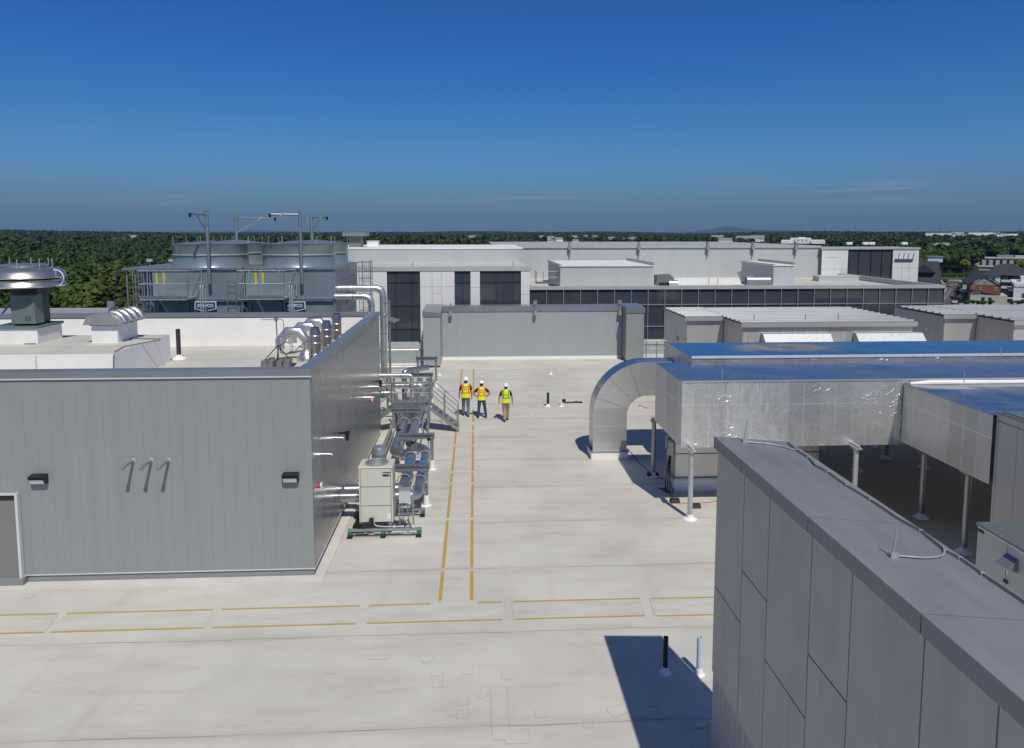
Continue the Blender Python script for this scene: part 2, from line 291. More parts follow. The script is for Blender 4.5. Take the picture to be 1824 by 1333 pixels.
# ---------------------------------------------------------------- mesh builder
class MB:
    def __init__(s): s.v = []; s.f = []; s.m = []; s.k = 0
    def mat(s, k): s.k = k; return s
    def add(s, vs, fs):
        n = len(s.v); s.v.extend([tuple(v) for v in vs]); s.f.extend([tuple(i+n for i in f) for f in fs]); s.m.extend([s.k]*len(fs)); return s
    def box(s, a, b, M=None):
        x0, y0, z0 = a; x1, y1, z1 = b
        vs = [Vector(p) for p in ((x0, y0, z0), (x1, y0, z0), (x1, y1, z0), (x0, y1, z0), (x0, y0, z1), (x1, y0, z1), (x1, y1, z1), (x0, y1, z1))]
        if M: vs = [M @ v for v in vs]
        return s.add(vs, [(0, 3, 2, 1), (4, 5, 6, 7), (0, 1, 5, 4), (1, 2, 6, 5), (2, 3, 7, 6), (3, 0, 4, 7)])
    def hexa(s, lo, hi):  # lower four and upper four points
        return s.add(list(lo)+list(hi), [(0, 3, 2, 1), (4, 5, 6, 7), (0, 1, 5, 4), (1, 2, 6, 5), (2, 3, 7, 6), (3, 0, 4, 7)])
    def bar(s, p, q, w, h=None, up=(0, 0, 1)):
        p, q = Vector(p), Vector(q); h = h or w; d = (q-p).normalized(); u = Vector(up)
        if abs(d.dot(u)) > 0.99: u = Vector((0, 1, 0))
        r = d.cross(u).normalized(); u = r.cross(d)
        o = [-r*w/2-u*h/2, r*w/2-u*h/2, r*w/2+u*h/2, -r*w/2+u*h/2]
        return s.add([p+x for x in o]+[q+x for x in o], [(0, 1, 2, 3), (7, 6, 5, 4), (0, 4, 5, 1), (1, 5, 6, 2), (2, 6, 7, 3), (3, 7, 4, 0)])
    def tube(s, pts, r, n=12, caps=True, closed=False):
        pts = [Vector(p) for p in pts]; N = len(pts); rs = r if isinstance(r, (list, tuple)) else [r]*N
        prev = None; rings = []
        for i, p in enumerate(pts):
            a = pts[i-1] if (i > 0 or closed) else None; b = pts[(i+1) % N] if (i < N-1 or closed) else None
            d1 = (p-a).normalized() if a is not None else None; d2 = (b-p).normalized() if b is not None else None
            d = (d1+d2).normalized() if d1 is not None and d2 is not None else (d1 or d2)
            k = 1.0
            if d1 is not None and d2 is not None: k = 1/max(0.35, d.dot(d2))
            if prev is None:
                u = Vector((0, 0, 1)) if abs(d.z) < 0.9 else Vector((1, 0, 0)); u = (u-d*u.dot(d)).normalized()
            else: u = (prev-d*prev.dot(d)).normalized()
            prev = u; w = d.cross(u)
            bend = None
            if d1 is not None and d2 is not None and (d2-d1).length > 1e-4: bend = (d2-d1).normalized()
            ring = []
            for j in range(n):
                t_ = 2*math.pi*j/n; o_ = (u*math.cos(t_)+w*math.sin(t_))*rs[i]
                if bend is not None: bb_ = bend-d*bend.dot(d); bb_.normalize(); o_ = o_+bb_*(o_.dot(bb_)*(k-1))
                ring.append(p+o_)
            rings.append(ring)
        vs = [v for r_ in rings for v in r_]; fs = []
        M = N if closed else N-1
        for i in range(M):
            for j in range(n):
                a0 = i*n+j; a1 = i*n+(j+1) % n; b0 = ((i+1) % N)*n+j; b1 = ((i+1) % N)*n+(j+1) % n; fs.append((a0, a1, b1, b0))
        if caps and not closed: fs.append(tuple(range(n))[::-1]); fs.append(tuple(range((N-1)*n, N*n)))
        return s.add(vs, fs)
    def lathe(s, c, prof, n=24, caps=True):   # prof: (radius, z)
        vs = []; fs = []; N = len(prof)
        for r, z in prof:
            for j in range(n): t_ = 2*math.pi*j/n; vs.append((c[0]+r*math.cos(t_), c[1]+r*math.sin(t_), c[2]+z))
        for i in range(N-1):
            for j in range(n): fs.append((i*n+j, i*n+(j+1) % n, (i+1)*n+(j+1) % n, (i+1)*n+j))
        if caps: fs.append(tuple(range(n))[::-1]); fs.append(tuple(range((N-1)*n, N*n)))
        return s.add(vs, fs)
    def prism(s, poly, d):   # extrude a planar polygon along vector d
        n = len(poly); d = Vector(d); a = [Vector(p) for p in poly]; b = [p+d for p in a]
        return s.add(a+b, [tuple(range(n))[::-1], tuple(range(n, 2*n))]+[(i, (i+1) % n, n+(i+1) % n, n+i) for i in range(n)])
    def sphere(s, c, r, n=12, m=8, sc=(1, 1, 1)):
        prof = [(max(1e-4, r*math.sin(math.pi*i/m)), -r*math.cos(math.pi*i/m)) for i in range(m+1)]
        k = len(s.v); s.lathe((0, 0, 0), prof, n, False)
        for i in range(k, len(s.v)): v = s.v[i]; s.v[i] = (c[0]+v[0]*sc[0], c[1]+v[1]*sc[1], c[2]+v[2]*sc[2])
        return s
    def build(s, name, mats, parent=None, smooth=True, angle=35):
        o = ROOT.get(parent.name, Vector()) if parent is not None else s.__dict__.get('org', Vector())
        me = bpy.data.meshes.new(name); me.from_pydata([(v[0]-o[0], v[1]-o[1], v[2]-o[2]) for v in s.v], [], s.f)
        if isinstance(mats, str): mats = [mats]
        for m in mats: me.materials.append(MATS[m])
        if len(mats) > 1: me.polygons.foreach_set('material_index', s.m)
        bm = bmesh.new(); bm.from_mesh(me); bmesh.ops.recalc_face_normals(bm, faces=bm.faces); bm.to_mesh(me); bm.free()
        if smooth:
            me.polygons.foreach_set('use_smooth', [True]*len(me.polygons)); me.set_sharp_from_angle(angle=R_(angle))
        ob = bpy.data.objects.new(name, me); COL.objects.link(ob)
        if parent is not None: ob.parent = parent; ROOT[ob.name] = o
        return ob
ROOT = {}
def tag(o, label, cat, group=None):
    o['label'] = label; o['category'] = cat
    if group: o['group'] = group
    return o
def thing(name, label, cat, loc=(0, 0, 0), group=None):
    o = bpy.data.objects.new(name, None); COL.objects.link(o); o.location = loc; ROOT[o.name] = Vector(loc); o.empty_display_size = 0.3
    return tag(o, label, cat, group)
def solo(mb, name, mats, label, cat, group=None, loc=(0, 0, 0), **k):   # a thing that is one mesh
    mb.org = Vector(loc); o = mb.build(name, mats, None, **k); o.location = loc; return tag(o, label, cat, group)
def struct(mb, name, mats, stuff=False, **k):
    o = mb.build(name, mats, None, **k); o['kind'] = 'stuff' if stuff else 'structure'; return o
def dup(root, loc, label=None, rz=None, group=None):
    r = root.copy(); COL.objects.link(r); r.location = loc
    if rz is not None: r.rotation_euler = (0, 0, rz)
    if label: r['label'] = label
    if group: r['group'] = group
    for ch in list(root.children):
        c = ch.copy(); COL.objects.link(c); c.parent = r
        for g in list(ch.children):
            d = g.copy(); COL.objects.link(d); d.parent = c
    return r
def text(s, size, M, name, mat, parent, ext=0.002, bold=False):
    cu = bpy.data.curves.new(name, 'FONT'); cu.body = s; cu.size = size; cu.extrude = ext; cu.align_x = 'CENTER'; cu.align_y = 'CENTER'
    if bold: cu.offset = size*0.02
    o = bpy.data.objects.new('tmp_text', cu); COL.objects.link(o); dg = bpy.context.evaluated_depsgraph_get(); me = bpy.data.meshes.new_from_object(o.evaluated_get(dg))
    bpy.data.objects.remove(o); bpy.data.curves.remove(cu)
    me.transform(Matrix.Translation(-ROOT[parent.name]) @ M); me.materials.clear(); me.materials.append(MATS[mat])
    ob = bpy.data.objects.new(name, me); COL.objects.link(ob); ob.parent = parent; ROOT[ob.name] = ROOT[parent.name]; return ob
def facing_front(x, y, z): return Matrix.Translation((x, y, z)) @ Matrix.Rotation(R_(90), 4, 'X')
def arc(c, r, a0, a1, n, axis='y'):
    out = []
    for i in range(n+1):
        a = a0+(a1-a0)*i/n
        if axis == 'y': out.append((c[0]+r*math.cos(a), c[1], c[2]+r*math.sin(a)))
        elif axis == 'z': out.append((c[0]+r*math.cos(a), c[1]+r*math.sin(a), c[2]))
        else: out.append((c[0], c[1]+r*math.cos(a), c[2]+r*math.sin(a)))
    return out
def round_path(pts, r=0.25, n=5):
    pts = [Vector(p) for p in pts]; out = [pts[0]]
    for i in range(1, len(pts)-1):
        a, b, c = pts[i-1], pts[i], pts[i+1]; u = (a-b).normalized(); w = (c-b).normalized()
        rr = min(r, (a-b).length*0.48, (c-b).length*0.48)
        p0 = b+u*rr; p1 = b+w*rr
        for k in range(n+1): t_ = k/n; out.append(p0*(1-t_)**2+b*2*t_*(1-t_)+p1*t_**2)
    out.append(pts[-1]); return out

# ================================================================ ROOF DECK AND WALKWAYS
GZ = -22.5
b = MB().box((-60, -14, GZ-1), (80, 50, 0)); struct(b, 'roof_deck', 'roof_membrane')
# patches welded on the membrane (edge sheet with the patch 4 mm above it)
pt = MB(); rp = random.Random(3)
pz_ = [0]
def patch(px, py, w, h, ang=0, edge=0.010, rnd=0.25):
    c = atz(px, py); n = 28; pz_[0] += .00012
    for k, (z, g) in enumerate(((0.002, edge), (0.004, 0))):
        poly = []
        for i in range(n):
            a = 2*math.pi*i/n+0.15; ca, sa = math.cos(a), math.sin(a); m = (abs(ca)**9+abs(sa)**9)**(-1/9)
            x = (w/2+g)*ca*m; y = (h/2+g)*sa*m
            poly.append((c.x+x*math.cos(ang)-y*math.sin(ang), c.y+x*math.sin(ang)+y*math.cos(ang), z+pz_[0]))
        pt.mat(k); pt.add(poly, [tuple(range(n))])
for a in [(675, 1171, .42, .14, 0), (761, 1174, .22, .22, .5), (779, 1200, .2, .16), (834, 1198, .18, .14), (906, 1201, .26, .32), (779, 1220, .19, .16), (825, 1252, .2, .14), (824, 1272, .22, .22),
          (862, 1234, .12, .34, -.35), (963, 1272, .18, .2), (1047, 1290, .17, .2), (1100, 1266, .34, .26, .4), (921, 1314, .42, .3), (52, 1063, .2, .16), (588, 1198, .16, .1), (890, 1268, .30, 1.45, .0),
          (1155, 1212, .22, .22, .7), (1262, 1222, .2, .2), (1245, 1290, .3, .2, .3), (1165, 1255, .2, .14), (640, 833, .2, .2), (985, 768, .35, .2), (955, 790, .3, .2), (905, 862, .3, .18)]: patch(*a)
struct(pt, 'membrane_patches', ['patch_edge', 'roof_membrane'], smooth=False)
# walkway pads with yellow edges
pads = MB(); st = MB()
def pad(cs, edges, z=0.012):      # cs: four ground corners; edges: which sides carry the yellow stripe
    pads.prism([(c[0], c[1], 0.0) for c in cs], (0, 0, z))
    for i, j, w in edges:
        a, b_ = Vector((*cs[i], 0)), Vector((*cs[j], 0)); d = (b_-a).normalized(); m = sum((Vector((*c, 0)) for c in cs), Vector())/4
        nrm = Vector((-d.y, d.x, 0)); nrm = nrm if nrm.dot(m-a) > 0 else -nrm
        q = [a+d*0.03, b_-d*0.03, b_-d*0.03+nrm*w, a+d*0.03+nrm*w]; st.add([(v.x, v.y, z+0.004) for v in q], [(0, 1, 2, 3)])
yn, yf = 15.20, 16.02
def g2(px, py): v = atz(px, py); return (v.x, v.y)
cross = [((0, 1128), (88, 1126), (124, 1092), (0, 1095), -2.4), ]
xs_n = [(-99, 92), (99, 366), (378, 634), (650, 899), (916, 1159), (1175, 1330)]
xs_f = [(-99, 122), (134, 386), (398, 643), (656, 897), (913, 1147), (1162, 1330)]
for (a, b_), (c, d) in zip(xs_n, xs_f):
    f = lambda p, y: atz(p, 1117 if y == yn else 1078).x if p != -99 else -16.0
    if b_ == 1330: p = [(f(a, yn), yn-.02), (7.6, yn-.06), (7.6, yf-.05), (f(c, yf), yf-.02)]
    else:
        ya = lambda p: yn+0.0; p = [(f(a, yn), yn), (f(b_, yn), yn), (f(d, yf), yf), (f(c, yf), yf)]
    if c == 656:      # the pad met by the chevron where the long walkway joins
        pads.prism([(q[0], q[1], 0) for q in p], (0, 0, .012))
        xl, xr = atz(768, 1075).x, atz(850, 1075).x
        for q in ([p[0], p[1], None], ): pass
        for x0, x1, y0, sgn in ((p[0][0]+.03, p[1][0]-.03, yn, 1), (p[3][0]+.03, xl, yf, -1), (xr, p[2][0]-.03, yf, -1)):
            st.add([(x0, y0, .016), (x1, y0, .016), (x1, y0+sgn*.055, .016), (x0, y0+sgn*.055, .016)], [(0, 1, 2, 3)])
    else: pad(p, [(0, 1, .055), (2, 3, .055)])
ys = [(16.10, 17.62), (17.74, 20.85), (20.98, 23.9), (24.05, 25.1), (25.22, 28.3), (28.45, 30.4), (30.55, 31.4), (31.9, 34.4), (37.4, 41.0), (41.2, 44.6)]
for i, (y0, y1) in enumerate(ys):
    pad([(-0.90, y0), (-0.08, y0), (-0.08, y1), (-0.90, y1)], [(1, 2, .085), (3, 0, .085)])
    if i == 7: pass
pads.prism([(-0.90, 16.10, 0), (-0.49, 15.72, 0), (-0.08, 16.10, 0)], (0, 0, .016))
for x0, x1 in ((0.35, 2.6), (2.75, 5.2)): pad([(x0, 33.0), (x1, 33.0), (x1, 33.8), (x0, 33.8)], [])
pad([(5.9, 33.0), (8.6, 33.0), (8.6, 33.8), (5.9, 33.8)], [])
for px, py in ((1071, 680), (1145, 725)):
    c = atz(px, py); st.add([(c.x-.16, c.y+.35, .016), (c.x-.06, c.y+.4, .016), (c.x+.22, c.y-.3, .016), (c.x+.12, c.y-.35, .016)], [(0, 1, 2, 3)])
struct(pads, 'walkway', 'walkway_pad', smooth=False); struct(st, 'walkway_markings', 'yellow_stripe', smooth=False)

# ================================================================ PLANT BUILDING ON THE LEFT
BX, BY0, BY1, BZ, RZ = -4.04, 17.5, 30.2, 5.27, 3.96
B = thing('plant_building', 'long grey metal-panelled plant building with glossy side wall and white membrane roof', 'building', (BX, BY0, 0))
m = MB().box((-45, BY0, 0.22), (BX-.001, BY0+.2, BZ-.17)); m.build('front_wall', 'wall_panel_x', B)
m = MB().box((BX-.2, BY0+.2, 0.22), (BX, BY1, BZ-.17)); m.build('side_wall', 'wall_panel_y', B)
m = MB().box((-45, BY1-.2, 0), (BX-.2, BY1, BZ-.02)); m.build('rear_wall', 'wall_panel_x', B)
m = MB(); m.box((-45, BY0+.03, 0.0), (BX-.03, BY0+.2, 0.22)); m.box((BX-.2, BY0+.2, 0.0), (BX-.03, BY1, 0.22)); m.build('base_upstand', 'fascia_grey', B)
m = MB(); m.box((-45, BY0-.012, .20), (BX+.012, BY0-.001, .225)); m.box((BX+.001, BY0, .20), (BX+.012, BY1, .225)); m.build('base_drip', 'trim_white', B)
# parapet lining and roof
m = MB(); m.box((-45, BY0+.2, RZ), (BX-.2, BY0+.32, BZ-.03)); m.box((BX-.32, BY0+.32, RZ), (BX-.2, BY1-.2, BZ-.03)); m.box((-45, BY1-.62, RZ), (BX-.32, BY1-.2, BZ-.14)); m.build('parapet_lining', 'white_flashing', B)
m = MB(); m.box((-45, BY0+.2, RZ-.15), (BX-.32, BY1-.3, RZ)); m.build('roof', 'roof_membrane', B)
XR = -10.94
m = MB(); m.box((-45, 22.05, RZ), (XR, 26.1, 4.93)); m.build('raised_roof', 'white_flashing', B)
m = MB(); m.add([(-45, 22.06, 4.934), (XR-.01, 22.06, 4.934), (XR-.01, 26.09, 4.934), (-45, 26.09, 4.934)], [(0, 1, 2, 3)]); m.box((-13.22, 22.035, RZ), (-13.18, 22.05, 4.9)); m.build('raised_roof_sheet', 'roof_membrane', B)
# coping
m = MB(); m.box((-45, BY0-.03, BZ-.17), (BX+.03, BY0+.34, BZ)); m.hexa([(BX-.34, BY0+.34, BZ-.17), (BX+.03, BY0+.34, BZ-.17), (BX+.03, BY1+.03, BZ-.17), (BX-.34, BY1+.03, BZ-.17)], [(BX-.34, BY0+.34, BZ-.03), (BX+.03, BY0+.34, BZ), (BX+.03, BY1+.03, BZ), (BX-.34, BY1+.03, BZ-.03)])
m.box((-45, BY1-.62, BZ-.17), (BX-.34, BY1+.03, BZ-.003)); m.build('coping', 'coping_metal', B)
m = MB(); m.box((-45, BY0-.045, BZ-.195), (BX+.045, BY0-.03, BZ-.165)); m.build('coping_trim', 'trim_white', B)
for i in range(13): MB().box((BX-.33, BY0+1+i*.92, BZ-.03), (BX-.29, BY0+1.05+i*.92, BZ+.012)).build('coping_clip', 'trim_white', B)
m = MB(); m.box((-45, BY0-.25, 0.0), (BX+.25, BY0+.02, .03)); m.box((BX-.02, BY0+.02, 0), (BX+.25, BY1, .03)); m.build('membrane_flashing', 'flashing_weathered', B)
xd = aty(41, 960, BY0).x
d = MB().box((-16, BY0-.10, .20), (xd-.06, BY0-.02, 2.15)); dd = d.build('shutter_door', 'shutter', B)
d = MB(); d.box((xd-.06, BY0-.13, .1), (xd, BY0-.015, 2.28)); d.box((-16, BY0-.13, 2.28), (xd, BY0-.015, 2.31)); d.build('door_frame', 'trim_white', dd)
d = MB().box((-16, BY0-.11, 2.15), (xd-.06, BY0-.02, 2.279)); d.build('door_header', 'joint_dark', dd)
d = MB().box((-16, BY0-.16, 0.03), (xd+.04, BY0-.016, .2)); d.build('door_sill', 'fascia_grey', dd)
# things on the front wall
def wall_light(px, py, label):
    c = aty(px, py, BY0); t_ = thing('wall_light', label, 'wall light', (c.x, BY0, c.z), 'wall lights on the plant building')
    MB().hexa([(c.x-.19, BY0-.12, c.z-.10), (c.x+.19, BY0-.12, c.z-.10), (c.x+.19, BY0-.001, c.z-.10), (c.x-.19, BY0-.001, c.z-.10)], [(c.x-.19, BY0-.2, c.z+.10), (c.x+.19, BY0-.2, c.z+.10), (c.x+.19, BY0-.001, c.z+.13), (c.x-.19, BY0-.001, c.z+.13)]).build('housing', 'black_plastic', t_, angle=20)
    M = MB(); M.add([(c.x-.165, BY0-.125, c.z-.085), (c.x+.165, BY0-.125, c.z-.085), (c.x+.165, BY0-.183, c.z+.035), (c.x-.165, BY0-.183, c.z+.035)], [(0, 1, 2, 3)])
    M.add([(c.x-.165, BY0-.14, c.z-.087), (c.x+.165, BY0-.14, c.z-.087), (c.x+.165, BY0-.20, c.z+.035), (c.x-.165, BY0-.20, c.z+.035)], [(0, 1, 2, 3)]); M.add([(c.x-.165, BY0-.14, c.z-.087), (c.x-.165, BY0-.125, c.z-.085), (c.x-.165, BY0-.183, c.z+.035), (c.x-.165, BY0-.20, c.z+.035)], [(0, 1, 2, 3)]); M.build('lens', 'lamp_lens', t_)
    MB().box((c.x-.17, BY0-.205, c.z+.03), (c.x+.17, BY0-.19, c.z+.05)).build('lens_bar', 'black_plastic', t_)
wall_light(72, 853, 'black wall light on the grey front wall, above the roller shutter at the far left')
wall_light(519, 850, 'black wall light on the grey front wall, near its right corner')
for i, (px, lab) in enumerate(((238, 'leftmost of the three bright steel spouts jutting from the grey wall'), (270, 'middle one of the three bright steel spouts jutting from the grey wall'), (301, 'rightmost of the three bright steel spouts jutting from the grey wall'))):
    c = aty(px, 820, BY0); t_ = thing('drain_spout', ''+lab, 'pipe', (c.x, BY0, c.z), 'steel spouts on the front wall')
    MB().tube([(c.x, BY0+.01, c.z), (c.x-.04, BY0-.42, c.z-.02)], .036, 12).build('pipe', 'galvanised', t_); MB().tube([(c.x-.04, BY0-.40, c.z-.02), (c.x-.05, BY0-.50, c.z-.06)], .048, 12).build('end_cap', 'galvanised', t_)
    MB().tube([(c.x, BY0-.002, c.z), (c.x, BY0-.02, c.z)], .05, 12).build('collar', 'trim_white', t_)
# fittings on the side wall
def on_side(px, py): d_ = ray(px, py); return _C+d_*(BX/d_.x)
def bell(px, py, lab):
    c = on_side(px, py); t_ = thing('alarm_bell', lab, 'alarm', tuple(c), 'alarm strobes on the side wall')
    MB().tube([(BX, c.y, c.z), (BX+.05, c.y, c.z)], .07, 16).build('housing', 'red_plastic', t_); MB().tube([(BX+.05, c.y, c.z), (BX+.085, c.y, c.z)], .085, 16).build('strobe', 'white_plastic', t_)
bell(568, 865, 'red and white alarm strobe near the front corner of the glossy side wall'); bell(660, 713, 'red and white alarm strobe far along the glossy side wall')
def camera_dome(px, py, lab):
    c = on_side(px, py); t_ = thing('security_camera', lab, 'camera', tuple(c), 'dark wall cameras')
    MB().bar((BX, c.y, c.z), (BX+.22, c.y, c.z+.02), .05).build('bracket', 'black_plastic', t_); MB().lathe((BX+.24, c.y, c.z), [(.07, .05), (.075, 0), (.06, -.06), (.04, -.22)], 12).build('dome', 'black_plastic', t_)
camera_dome(604, 772, 'black wall camera on the side wall nearer the front corner'); camera_dome(667, 680, 'black wall camera near the far end of the side wall')
def side_spout(px, py, lab):
    c = on_side(px, py); solo(MB().tube([(BX, c.y, c.z), (BX+.22, c.y, c.z-.01), (BX+.26, c.y-.02, c.z-.03)], .035, 10), 'side_spout', 'aluminium', lab, 'pipe', 'steel stubs on the side wall', tuple(c))
side_spout(597, 780, 'short steel stub under the nearer wall camera'); side_spout(575, 809, 'short steel stub lowest on the glossy side wall'); side_spout(664, 689, 'short steel stub under the far wall camera'); side_spout(655, 708, 'short steel stub beside the far alarm strobe')

# ---- items on the plant building's roof
PZ = 4.93
cx, cy = -15.0, 24.75
t_ = thing('exhaust_fan', 'big spun aluminium mushroom exhaust fan on a white curb with green motor box', 'roof fan', (cx, cy, PZ))
k = MB().hexa([(cx-.70, cy-.70, PZ), (cx+.70, cy-.70, PZ), (cx+.70, cy+.70, PZ), (cx-.70, cy+.70, PZ)], [(cx-.70, cy-.70, PZ+.52), (cx+.70, cy-.70, PZ+.52), (cx+.70, cy+.70, PZ+.52), (cx-.70, cy+.70, PZ+.52)]).build('curb', 'white_flashing', t_)
MB().box((cx-.75, cy-.75, PZ+.52), (cx+.75, cy+.75, PZ+.60)).build('curb_cap', 'green_grey', t_)
MB().box((cx-.42, cy-.1, PZ+.6), (cx+.42, cy+.55, 6.95)).build('fan_shaft', 'shaft_dark', t_)
MB().hexa([(cx-.12, cy-.66, 5.60), (cx+.62, cy-.62, 5.60), (cx+.66, cy-.2, 5.60), (cx-.12, cy-.2, 5.60)], [(cx-.12, cy-.66, 6.52), (cx+.60, cy-.62, 6.52), (cx+.62, cy-.2, 6.56), (cx-.12, cy-.2, 6.56)]).build('motor_box', 'green_grey', t_, angle=20)
for z in (5.75, 5.80, 5.85, 6.24, 6.29, 6.34, 6.39): MB().box((cx+.3, cy-.665, z), (cx+.48, cy-.64, z+.02)).build('motor_louvre', 'tower_steel_dark', t_)
MB().lathe((cx, cy, 0), [(.5, 6.80), (1.18, 6.79), (1.20, 6.83), (1.08, 7.02), (.75, 7.06), (.5, 7.07)], 48).build('lower_hood', 'spun_aluminium', t_)
MB().lathe((cx, cy, 0), [(.9, 7.055), (1.20, 7.08), (1.21, 7.11), (1.12, 7.28), (.98, 7.38), (.70, 7.43)], 48).build('dome', 'spun_aluminium', t_)
MB().lathe((cx, cy, 0), [(.55, 7.40), (.70, 7.44), (.72, 7.50), (.60, 7.53), (.2, 7.54)], 40).build('top_cap', 'spun_aluminium', t_)
for a in range(8): MB().tube([(cx+.8*math.cos(a*.785+.3), cy+.8*math.sin(a*.785+.3), 7.3), (cx+.8*math.cos(a*.785+.3), cy+.8*math.sin(a*.785+.3), 7.72)], .014, 6).build('lightning_rod', 'galvanised_pale', t_)
M = MB(); M.tube(round_path([(cx+.95, cy-.1, 7.36), (cx+1.25, cy-.15, 7.3), (cx+1.36, cy-.15, 7.05), (cx+1.2, cy-.1, 6.83), (cx+1.0, cy-.1, 6.8)], .2), .018, 8); M.build('ground_cable', 'white_plastic', t_)
M = MB(); M.tube(round_path([(cx-.60, cy-.62, PZ+.55), (cx-.60, cy-.62, 5.78), (cx-.42, cy-.5, 6.0), (cx-.3, cy-.3, 6.3)], .15), .03, 8); M.build('conduit', 'strut', t_)
MB().box((cx-.32, cy-.215, 6.3), (cx-.08, cy-.2, 6.52)).build('warning_label', 'sign_blue', t_)
# hooded relief vent
hx, hy = aty(189, 590, 24.3).x, 24.9
t_ = thing('relief_vent', 'low grey relief vent with ribbed curved hood on a white curb', 'roof vent', (hx, hy, PZ))
MB().box((hx-.42, hy-.7, PZ), (hx+.42, hy+.7, PZ+.58)).build('curb', 'white_flashing', t_)
MB().box((hx-.46, hy-.74, PZ+.58), (hx+.46, hy+.74, PZ+.63)).build('curb_cap', 'hood_grey', t_)
pr = [(hx-.62, PZ+.62), (hx-.60, PZ+.66), (hx-.48, PZ+.88), (hx-.38, PZ+.94), (hx+.30, PZ+.94), (hx+.44, PZ+.88), (hx+.60, PZ+.66), (hx+.62, PZ+.62)]
MB().prism([(x, hy-.85, z) for x, z in pr], (0, 1.75, 0)).build('hood', 'hood_grey', t_)
M = MB()
for i in range(4): M.tube([(hx+.62, hy-.58+i*.42, PZ+.66), (hx+.52, hy-.58+i*.42, PZ+.84), (hx+.38, hy-.58+i*.42, PZ+.95), (hx+.2, hy-.58+i*.42, PZ+.97)], .13, 12)
M.build('hood_ribs', 'aluminium', t_)
M = MB(); M.tube([(hx-.05, hy, PZ+.9), (hx-.05, hy, PZ+1.12)], .05, 10); M.tube([(hx-.1, hy, PZ+1.12), (hx-.1, hy, PZ+1.32)], .12, 12); M.build('top_cowl', 'tower_steel_dark', t_)
solo(MB().tube([(hx+.42, hy+.2, PZ+.03), (hx+.7, hy+.1, PZ+.03), (hx+1.5, hy-.05, PZ+.03), (hx+1.6, hy-.3, PZ+.03), (hx+1.05, hy-1.6, PZ+.03), (XR-.05, 22.3, PZ+.03), (XR+.02, 22.03, PZ-.1), (XR-.02, 22.02, RZ+.02)], .014, 6), 'roof_cable', 'cable_grey', 'thin grey cable running from the relief vent over the raised roof edge', 'cable')
c = atz(57, 613, PZ); solo(MB().box((c.x-.18, c.y-.1, PZ+.004), (c.x+.18, c.y+.1, PZ+.03)), 'rubber_mat', 'black_plastic', 'small dark mat lying flat on the raised white roof', 'mat')
c = aty(319, 637, 26.6)
t_ = thing('vent_pipe', 'tall black perforated vent pipe standing on the white roof beside the raised platform', 'vent pipe', (c.x, 26.6, RZ))
M = MB(); M.box((c.x-.06, 26.54, RZ+.05), (c.x+.06, 26.66, 5.06)); M.build('pipe', 'black_plastic', t_)
M = MB()
for i in range(16): M.box((c.x-.015, 26.53, RZ+.12+i*.06), (c.x+.02, 26.539, RZ+.15+i*.06))
M.build('slots', 'strut', t_); MB().lathe((c.x, 26.6, RZ), [(.26, 0), (.2, .06), (.12, .1), (.1, .16)], 16).build('base_boot', 'white_flashing', t_)
# antenna on ballast blocks
ay = 24.9; a0 = aty(496, 640, ay); ax = a0.x
t_ = thing('antenna', 'small directional antenna on a thin mast braced by a black tripod', 'antenna', (ax, ay, RZ))
M = MB(); M.tube([(ax, ay, RZ+.2), (ax-.04, ay, 5.66)], .022, 8); M.build('mast', 'strut', t_)
M = MB()
for dx, dy in ((-.42, -.2), (.3, .2), (.05, -.35), (-.1, .4)): M.tube([(ax, ay, RZ+.75), (ax+dx, ay+dy, RZ+.25)], .016, 6)
M.build('tripod', 'black_plastic', t_)
M = MB(); M.tube([(ax-.03, ay, 5.60), (ax-.53, ay-.1, 5.61)], .009, 6)
for i, l in enumerate((.05, .055, .06, .065, .07, .075)): x = ax-.50+i*.075; M.tube([(x, ay-.09, 5.61-l), (x, ay-.09, 5.61+l)], .005, 5)
M.build('yagi_beam', 'strut', t_); MB().box((ax-.09, ay-.05, 5.54), (ax+.01, ay+.05, 5.66)).build('junction_box', 'galvanised', t_)
M = MB(); M.tube(round_path([(ax, ay, 5.62), (ax+.2, ay, 5.60), (ax+.22, ay, 5.0), (ax+.05, ay, 5.0), (ax+.03, ay, 4.7), (ax+.1, ay, 4.4)], .12), .012, 6)
M.tube(arc((ax+.26, ay-.05, 4.60), .20, 0, 2*math.pi*.97, 24), .012, 6); M.tube(arc((ax+.30, ay-.02, 4.61), .215, 0, 2*math.pi*.97, 24), .012, 6)
M.tube(round_path([(ax+.25, ay, 4.42), (ax+.5, ay, 4.42), (ax+.8, ay+.3, 4.75), (ax+1.1, ay+.8, 4.8)], .2), .012, 6); M.build('coiled_cable', 'cable_grey', t_)
MB().box((ax-.48, ay-.42, RZ), (ax+.52, ay+.4, RZ+.05)).build('ballast_tray', 'black_plastic', t_)
blk = None
